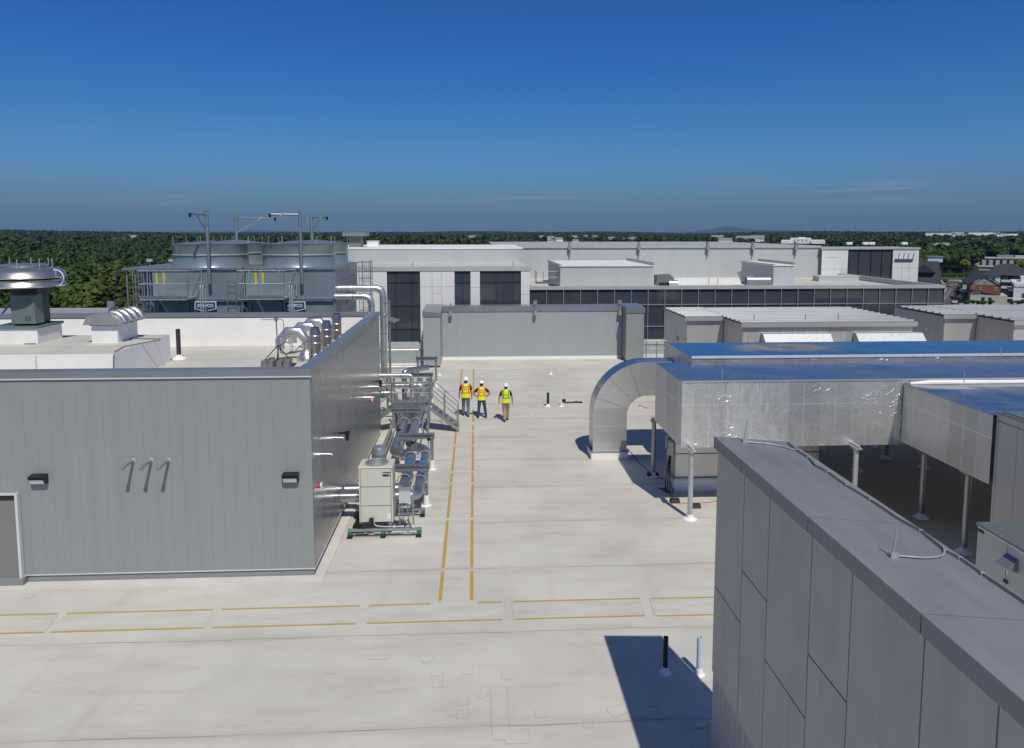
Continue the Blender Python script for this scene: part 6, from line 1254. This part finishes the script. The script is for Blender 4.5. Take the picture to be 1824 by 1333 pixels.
scatter(800, 1700, AL, AR, 12, 90, .8, 1.7, lambda X, Y: clear(X, Y) & (np.hypot(X, Y) > 880))
scatter(1700, 4200, AL, AR, 21, 26, 1.3, 2.3, clear)
scatter(4200, 9500, AL, AR, 50, 18, 2.6, 4.6, clear)
me = to_mesh('forest', np.concatenate(FV), np.concatenate(FF), 'forest_leaf'); o = bpy.data.objects.new('forest', me); COL.objects.link(o); o['kind'] = 'stuff'; o['label'] = 'dark green woods stretching to the horizon'
print('forest faces', len(me.polygons))
# --- distant buildings sprinkled in the woods
far_me = []
for k_ in range(3):
    M = MB(); w, d, h = ((14, 9, 7), (30, 14, 8), (60, 30, 10))[k_]; M.mat(0).box((-w/2, -d/2, -4), (w/2, d/2, h)); M.mat(1)
    if k_ < 2: M.prism([(-w/2-.5, -d/2-.5, h), (-w/2-.5, d/2+.5, h), (-w/2-.5, 0, h+d*.35)], (w+1, 0, 0))
    else: M.box((-w/2-.5, -d/2-.5, h), (w/2+.5, d/2+.5, h+.8))
    o = M.build('distant_building', ['far_white', 'hood_grey'], smooth=False); far_me.append(o.data); bpy.data.objects.remove(o)
def land_hit(px, py, up=17):
    d = ray(px, py); D = 700.0
    while D < 16000:
        q = _C+d*D
        if q.z < GZ+float(hill(q.x, q.y))+up: return q
        D += 12
    return q
def far_b(px, py, k_, s, lab, grp, gz_off=0):
    q = land_hit(px, py); x, y, base = q.x, q.y, q.z
    o = bpy.data.objects.new('distant_building', far_me[k_]); COL.objects.link(o); o.location = (x, y, base-1.5); o.scale = (s, s, s); o.rotation_euler = (0, 0, -math.atan2(x, y)+random.uniform(-.5, .5)); tag(o, lab, 'building', grp)
fr = random.Random(21)
for n_, a_, b_, y0, y1, k_, s0, lab, grp in ((22, 960, 1130, 424, 432, 0, 1.6, 'tiny pale house among distant trees above the long grey wall', 'tiny houses above the long grey wall'),
        (22, 1272, 1352, 424, 432, 1, 1.5, 'tiny pale roof in the distant cluster below the mountain', 'tiny roofs in the cluster below the mountain'), (6, 222, 260, 425, 428, 1, 1.2, 'tiny white roof in the distant woods at the far left', 'tiny roofs in the far left woods'),
        (8, 800, 860, 424, 428, 1, 1.3, 'tiny pale roof in the woods above the middle rooftops', 'tiny roofs above the middle rooftops'), (12, 1660, 1824, 418, 421, 2, 2.0, 'faint pale building near the horizon at the far right', 'faint buildings near the right horizon'),
        (6, 1662, 1700, 438, 442, 1, .9, 'small pale roof in the woods above the parking lot', 'small roofs in the woods above the lot')):
    for i in range(n_): far_b(fr.uniform(a_, b_), fr.uniform(y0, y1), k_, s0*fr.uniform(.22, .5), lab, grp)
q = land_hit(1430, 432, 19); az = -math.atan2(q.x, q.y); Mx = Matrix.Translation(tuple(q)) @ Matrix.Rotation(az, 4, 'Z'); sc = q.y/1280
t_ = thing('distant_campus', 'bright white blocky building complex far off in the woods, right of the mountain', 'building', tuple(q))
for i, (a, b_, h, dy) in enumerate(((-37, -22, 4, 0), (-22, 14, 8.5, 10), (14, 37, 4.5, 0), (-8, 4, 9.8, 16))): MB().box((a*sc, dy, -1.5), (b_*sc, dy+60, h*sc*.85), Mx).build('wing', 'far_white', t_, smooth=False)
for i in range(4): MB().box(((-15+i*7)*sc, 9.4, 3.4*sc), ((-13.8+i*7)*sc, 9.9, 5.0*sc), Mx).build('window', 'facade_glass', t_, smooth=False)
# --- the town at the right: local frame turned to face up the street
tp = atz(1753, 543, GZ); TR = R_(-35)
def TM(px, py, gz=GZ, rz=TR): c = atz(px, py, gz); return Matrix.Translation((c.x, c.y, gz)) @ Matrix.Rotation(rz, 4, 'Z'), (c.x, c.y, gz)
def gable(M_, w0, w1, d0, d1, z0, ze, zp, over=.5, axis='y'):
    xm = (w0+w1)/2; w0 -= over; w1 += over; d0 -= over; d1 += over
    M = MB(); vs = [(w0, d0, ze), (xm, d0, zp), (w1, d0, ze), (w0, d1, ze), (xm, d1, zp), (w1, d1, ze), (w0, d0, ze-.35), (w1, d0, ze-.35), (w0, d1, ze-.35), (w1, d1, ze-.35), (xm, d0, zp-.35), (xm, d1, zp-.35)]
    M.add([M_ @ Vector(v) for v in vs], [(0, 1, 4, 3), (1, 2, 5, 4), (6, 8, 11, 10), (10, 11, 9, 7), (0, 6, 10, 1), (1, 10, 7, 2), (3, 4, 11, 8), (4, 5, 9, 11), (0, 3, 8, 6), (2, 7, 9, 5)]); return M
def win(M_, par, x, y, z, w=1.0, h=1.5, fm='trim_white'):
    w_ = MB().box((x-w/2, y-.05, z), (x+w/2, y+.05, z+h), M_).build('window', 'facade_glass', par, smooth=False)
    f = MB()
    for a, b_ in (((x-w/2-.12, y-.09, z-.12), (x+w/2+.12, y-.051, z)), ((x-w/2-.12, y-.09, z+h), (x+w/2+.12, y-.051, z+h+.12)), ((x-w/2-.12, y-.09, z), (x-w/2, y-.051, z+h)), ((x+w/2, y-.09, z), (x+w/2+.12, y-.051, z+h)), ((x-.04, y-.08, z), (x+.04, y-.052, z+h))): f.box(a, b_, M_)
    f.build('frame', fm, w_, smooth=False)
Mt, lo = TM(1753, 543, GZ, R_(-31))
t_ = thing('brick_house', 'red brick gabled house with dark shingle roof and pale ground floor', 'house', lo)
MB().box((-5.6, 0, 4.2), (5.6, 16, 8.4), Mt).build('brick_storey', 'brick', t_, smooth=False); MB().box((-5.2, -.6, -1), (8.0, 15.9, 4.19), Mt).build('ground_floor', 'render_pale', t_, smooth=False)
MB().prism([Mt @ Vector(v) for v in ((-5.4, -.02, 8.5), (5.4, -.02, 8.5), (0, -.02, 11.9))], Mt.to_3x3() @ Vector((0, .4, 0))).build('gable_front', 'gable_grey', t_, smooth=False)
gable(Mt, -5.9, 5.9, 0, 34, 0, 8.6, 12.6, .6).build('roof', 'shingle', t_, smooth=False)
M = MB(); M.prism([Mt @ Vector(v) for v in ((-5.6, -.5, 6.4), (5.0, -.5, 4.3), (5.0, -.5, 4.05), (-5.6, -.5, 6.1))], Mt.to_3x3() @ Vector((0, .45, 0))).build('raked_fascia', 'shingle', t_, smooth=False)
for x_, z_ in ((-4.3, 6.6), (-1.6, 6.4), (3.8, 6.3)): win(Mt, t_, x_, -.06, z_, .6, 1.1)
win(Mt, t_, 0, -.08, 9.4, .55, .9); win(Mt, t_, -3.2, -.66, 4.4, 2.6, .9)
for x_ in (-.6, 1.9): MB().box((x_-.6, -.7, .2), (x_+.6, -.61, 3.2), Mt).build('door', 'joint_dark', t_, smooth=False)
Mt, lo = TM(1786, 530)
t_ = thing('apartment_house', 'three-storey navy and white apartment house with broad dark roof behind the brick house', 'house', lo)
MB().box((-8, 0, 0), (11.5, 16, 10.5), Mt).build('wall', 'navy_cladding', t_, smooth=False); MB().box((-8.02, -.3, 5.5), (-1.4, 3, 10.4), Mt).build('white_bay', 'render_white', t_, smooth=False); MB().box((6.6, -.3, 0), (8.0, 1, 10.4), Mt).build('white_pier', 'render_white', t_, smooth=False)
M = MB(); M.hexa([Mt @ Vector(v) for v in ((-9, -1, 10.5), (14, -1, 10.5), (14, 18, 10.5), (-9, 18, 10.5))], [Mt @ Vector(v) for v in ((-1.5, 7.5, 15.6), (3.5, 7.5, 15.8), (3.5, 9.5, 15.8), (-1.5, 9.5, 15.6))]); M.build('roof', 'shingle', t_, smooth=False)
MB().box((-10, 6, 12.2), (-4.5, 9, 14.2), Mt).build('roof_dormer', 'gable_grey', t_, smooth=False); MB().box((-10.6, 5.5, 14.21), (-4.0, 9.5, 14.5), Mt).build('dormer_cap', 'render_white', t_, smooth=False)
for x_ in (-4.0, .6, 4.4):
    for z_ in (2.0, 5.0, 8.2): win(Mt, t_, x_, -.36 if x_ < -1.4 else -.06, z_, 1.3, 1.4)
for z_ in (4.3, 7.3): MB().box((-1.0, -1.3, z_), (6.4, -.01, z_+.25), Mt).build('balcony_floor', 'render_white', t_, smooth=False); MB().box((-1.0, -1.35, z_+.25), (6.4, -1.25, z_+1.2), Mt).build('balcony_rail', 'render_white', t_, smooth=False)
Mt, lo = TM(1822, 541)
t_ = thing('white_building', 'crisp white modern building with flat overhanging roof, cut by the right edge', 'building', lo)
MB().box((-3.6, 0, 0), (12, 18, 8.6), Mt).build('wall', 'render_white', t_, smooth=False); MB().box((-3.7, -.1, 7.0), (12, 18, 7.2), Mt).build('string_course', 'joint_dark', t_, smooth=False); MB().box((-4.2, 1, 8.61), (12, 22, 9.2), Mt).build('flat_roof', 'render_white', t_, smooth=False); MB().box((-1.0, 4, 9.21), (8, 14, 11.4), Mt).build('roof_room', 'render_white', t_, smooth=False)
MB().box((-4.8, 2, 0), (-3.61, 24, 5.2), Mt).build('side_wing', 'navy_cladding', t_, smooth=False); MB().box((-5.2, 1.5, 5.21), (-3.61, 24, 5.6), Mt).build('side_wing_roof', 'render_white', t_, smooth=False); win(Mt, t_, .5, -.06, 1.0, 1.8, 3.4, 'hood_grey')
Mt, lo = TM(1795, 543)
t_ = thing('pergola', 'low white pergola in front of the apartment house', 'pergola', lo)
MB().box((-4, 0, 2.6), (7.5, 2.2, 2.9), Mt).build('top_beam', 'render_white', t_, smooth=False)
for x_ in (-3.8, -1, 1.8, 4.6, 7.3): MB().box((x_-.15, 0, 0), (x_+.15, .3, 2.59), Mt).build('post', 'render_white', t_, smooth=False)
Mt, lo = TM(1722, 538)
t_ = thing('corner_kiosk', 'small pale corner building with dark glass front between the street and the brick house', 'building', lo)
MB().box((-2.5, 0, 0), (2.0, 8, 4.8), Mt).build('wall', 'render_pale', t_, smooth=False); MB().box((-2.2, -.1, .5), (1.7, -.01, 4.0), Mt).build('window', 'facade_glass', t_, smooth=False); MB().box((-2.9, -.4, 4.81), (2.4, 8.4, 5.1), Mt).build('roof', 'render_white', t_, smooth=False)
Mt, lo = TM(1652, 513, GZ)
t_ = thing('slate_roof_block', 'large dark slate-roofed block partly hidden behind the white end wall', 'building', lo)
MB().box((-14, 0, 0), (5.5, 26, 3.5), Mt).build('wall', 'render_pale', t_, smooth=False); MB().hexa([Mt @ Vector(v) for v in ((-15, -1, 3.5), (6.0, -1, 3.5), (6.0, 27, 3.5), (-15, 27, 3.5))], [Mt @ Vector(v) for v in ((-11, 7, 14.5), (4.5, 7, 14.5), (4.5, 19, 14.5), (-11, 19, 14.5))]).build('roof', 'shingle', t_, smooth=False)
MB().box((-1, 10, 14), (6.3, 15, 17), Mt).build('roof_room', 'render_white', t_, smooth=False); MB().box((-1.8, 9.5, 17.01), (7.2, 15.5, 17.4), Mt).build('roof_room_cap', 'hood_grey', t_, smooth=False)
MB().prism([Mt @ Vector(v) for v in ((-8, -.6, 8.6), (3.5, -.6, 8.6), (-2, -.6, 13.2))], Mt.to_3x3() @ Vector((0, 8, 0))).build('front_gable', 'navy_cladding', t_, smooth=False)
for x_ in (1.0, 3.8): win(Mt, t_, x_, -.06, 1, 1.2, 1.8)
for i, (pxc, pyc, w, h, lab) in enumerate(((1786, 474, 46, 6.5, 'long pale flat-roofed institutional building beyond the dark roofs'),)):
    Mt, lo = TM(pxc, pyc); t_ = thing('flat_building', lab, 'building', lo)
    MB().box((-w*.55, 0, 0), (w*.6, 22, h), Mt).build('wall', 'render_pale', t_, smooth=False); MB().box((-w*.57, -.6, h+.001), (w*.62, 22.5, h+.9), Mt).build('roof', 'render_pale', t_, smooth=False); MB().box((-w*.1, 6, h+.91), (w*.18, 16, h+3.2), Mt).build('roof_plant', 'hood_grey', t_, smooth=False); MB().box((w*.2, 5, h+.91), (w*.4, 14, h+3.0), Mt).build('roof_plant', 'render_pale', t_, smooth=False)
    for k_ in range(9): MB().box((-w*.5+k_*5.2, -.2, .4), (-w*.5+k_*5.2+2.0, -.01, h-1), Mt).build('window', 'joint_dark', t_, smooth=False)
# parking, street, verge
def lot(name, corners, z, mat): M = MB(); q = [atz(px, py, GZ+z) for px, py in corners]; M.add([(v.x, v.y, GZ+z) for v in q], [tuple(range(len(q)))]); return struct(M, name, mat, smooth=False)
lot('lot_paving', [(1640, 560), (1850, 560), (1850, 498), (1640, 498)], .05, 'lot_concrete'); lot('grass_verge', [(1600, 497.5), (1860, 498), (1860, 490.5), (1600, 489.5)], .07, 'grass')
lot('street', [(1664, 556), (1698, 556), (1706, 520), (1709, 500.5), (1690, 500), (1688, 514)], .10, 'asphalt'); lot('brick_median', [(1676, 536), (1688, 536), (1698, 514), (1691, 514)], .13, 'brick_paving'); lot('street_crossing', [(1680, 514), (1716, 514), (1714, 507), (1684, 507)], .12, 'asphalt')
lot('street_markings', [(1680.3, 535), (1681.8, 535), (1695, 514), (1694.3, 514)], .16, 'gable_grey'); lot('planting_strip', [(1704, 545), (1709, 545), (1713.5, 507), (1710, 507)], .14, 'grass'); lot('lawn', [(1712, 560), (1850, 560), (1850, 545), (1715, 543)], .11, 'grass')
# cars
def car_mesh(paint):
    M = MB(); pf = [(-2.2, .45), (-2.25, .8), (-2.1, .95), (-1.5, 1.0), (-1.0, 1.42), (.6, 1.45), (1.2, 1.0), (2.1, .88), (2.25, .7), (2.2, .4)]
    M.mat(0).prism([(x, -.88, z) for x, z in pf], (0, 1.76, 0)); M.mat(1).prism([(x, -.89, z) for x, z in ((-1.35, 1.02), (-.95, 1.36), (.55, 1.38), (1.05, 1.02))], (0, 1.78, 0)); M.add([(1.22, -.7, 1.02), (1.22, .7, 1.02), (.66, .65, 1.43), (.66, -.65, 1.43)], [(0, 1, 2, 3)]); M.add([(-1.53, -.7, 1.02), (-1.06, -.65, 1.40), (-1.06, .65, 1.40), (-1.53, .7, 1.02)], [(0, 1, 2, 3)])
    M.mat(2)
    for x in (-1.4, 1.4):
        for y in (-.9, .7): M.tube([(x, y, .33), (x, y+.2, .33)], .33, 14)
    o = M.build('parked_car', [paint, 'facade_glass', 'black_plastic'], smooth=False); me = o.data; bpy.data.objects.remove(o); return me
cms = [car_mesh(p) for p in ('car_white', 'car_dark', 'car_silver', 'car_red', 'car_white')]; cn_ = ['white', 'black', 'silver', 'red', 'white']
cr_ = random.Random(4)
def car(px, py, rz, k_, lab, grp): c = atz(px, py, GZ+.14); o = bpy.data.objects.new('parked_car', cms[k_]); COL.objects.link(o); o.location = (c.x, c.y, GZ+.14); o.rotation_euler = (0, 0, rz); tag(o, lab, 'car', grp)
for i in range(8): k_ = cr_.choice((0, 1, 2, 1, 0)); car(1702.5+i*.55, 536-i*3.6, R_(55), k_, cn_[k_]+' car parked along the street in front of the corner building', 'cars along the street') 
for i in range(9): k_ = cr_.choice((0, 1, 2, 1, 3)); car(1667+i*3.2, 506+(i % 3)*2.2, R_(20), k_, cn_[k_]+' car in the lot beside the slate-roofed block', 'cars in the left lot')
for i in range(8): k_ = cr_.choice((0, 1, 2, 0)); car(1716+i*2.3, 503.5+(i % 2)*2.6, R_(55), k_, cn_[k_]+' car in the lot behind the brick house', 'cars in the right lot')
car(1701, 541, R_(55), 0, 'white van-like car nearest the roof edge on the street', 'cars along the street')
small_me = to_mesh('crown', CV[2][0]*np.array([.32, .32, .34])+np.array([0, 0, 1.3]), CV[2][1], 'crown_leaf')
def small_tree(px, py, s, lab, grp, mesh=None):
    c = atz(px, py, GZ); e_ = thing('small_tree', lab, 'tree', (c.x, c.y, GZ), grp); e_.scale = (s, s, s); e_.rotation_euler = (0, 0, px)
    for nm, me in (('crown', mesh or small_me),): o = bpy.data.objects.new(nm, me); COL.objects.link(o); o.parent = e_
    MB().tube([(0, 0, 0), (0, 0, 1.8)], .09, 6).build('trunk', 'bark', e_) if False else None
    o = bpy.data.objects.new('trunk', st_me); COL.objects.link(o); o.parent = e_
o = MB().tube([(0, 0, 0), (0, 0, 1.9)], [.1, .07], 6).build('trunk', 'bark'); st_me = o.data; bpy.data.objects.remove(o)
for i in range(14): small_tree(1667+i*4.4, 498.6, .95, 'small round tree in the row along the verge behind the lots', 'row of small trees along the verge')
for i, (px, py) in enumerate(((1672, 513), (1684, 508), (1708, 520), (1707, 530), (1706, 541), (1711, 514), (1664, 505), (1718, 512))): small_tree(px, py, .8, 'small young tree between the parked cars', 'young trees between the cars')
for i, (px, py) in enumerate(((1732, 546), (1742, 547), (1752, 547.5), (1766, 546), (1800, 547), (1812, 547), (1822, 546), (1722, 547))): small_tree(px, py, .62, 'bushy green shrub tree in front of the brick and white buildings', 'shrub trees in front of the houses')
for px, py, s, lab in ((1718, 487, .75, 'bright yellow-green tree standing out in the treeline above the lot'), (1817, 486, .7, 'bright yellow-green tree behind the apartment house at the right edge')): c = atz(px, py, GZ); tree(c.x, c.y, s, 1.0, 1, lab, None, mesh=bright_me)

# ================================================================ HAZE
hz = MB().box((-37000, -37000, GZ-120), (37000, 37000, 900)); ho = hz.build('haze', 'joint_dark', smooth=False); ho['kind'] = 'stuff'
hm = bpy.data.materials.new('haze_air'); hm.use_nodes = True; hm.node_tree.nodes.clear(); v_ = hm.node_tree.nodes.new('ShaderNodeVolumePrincipled'); v_.inputs['Density'].default_value = 5.0e-5; v_.inputs['Color'].default_value = (0.26, 0.46, 0.74, 1); v_.inputs['Anisotropy'].default_value = 0.0
mo_ = hm.node_tree.nodes.new('ShaderNodeOutputMaterial'); hm.node_tree.links.new(v_.outputs[0], mo_.inputs['Volume']); ho.data.materials.clear(); ho.data.materials.append(hm)
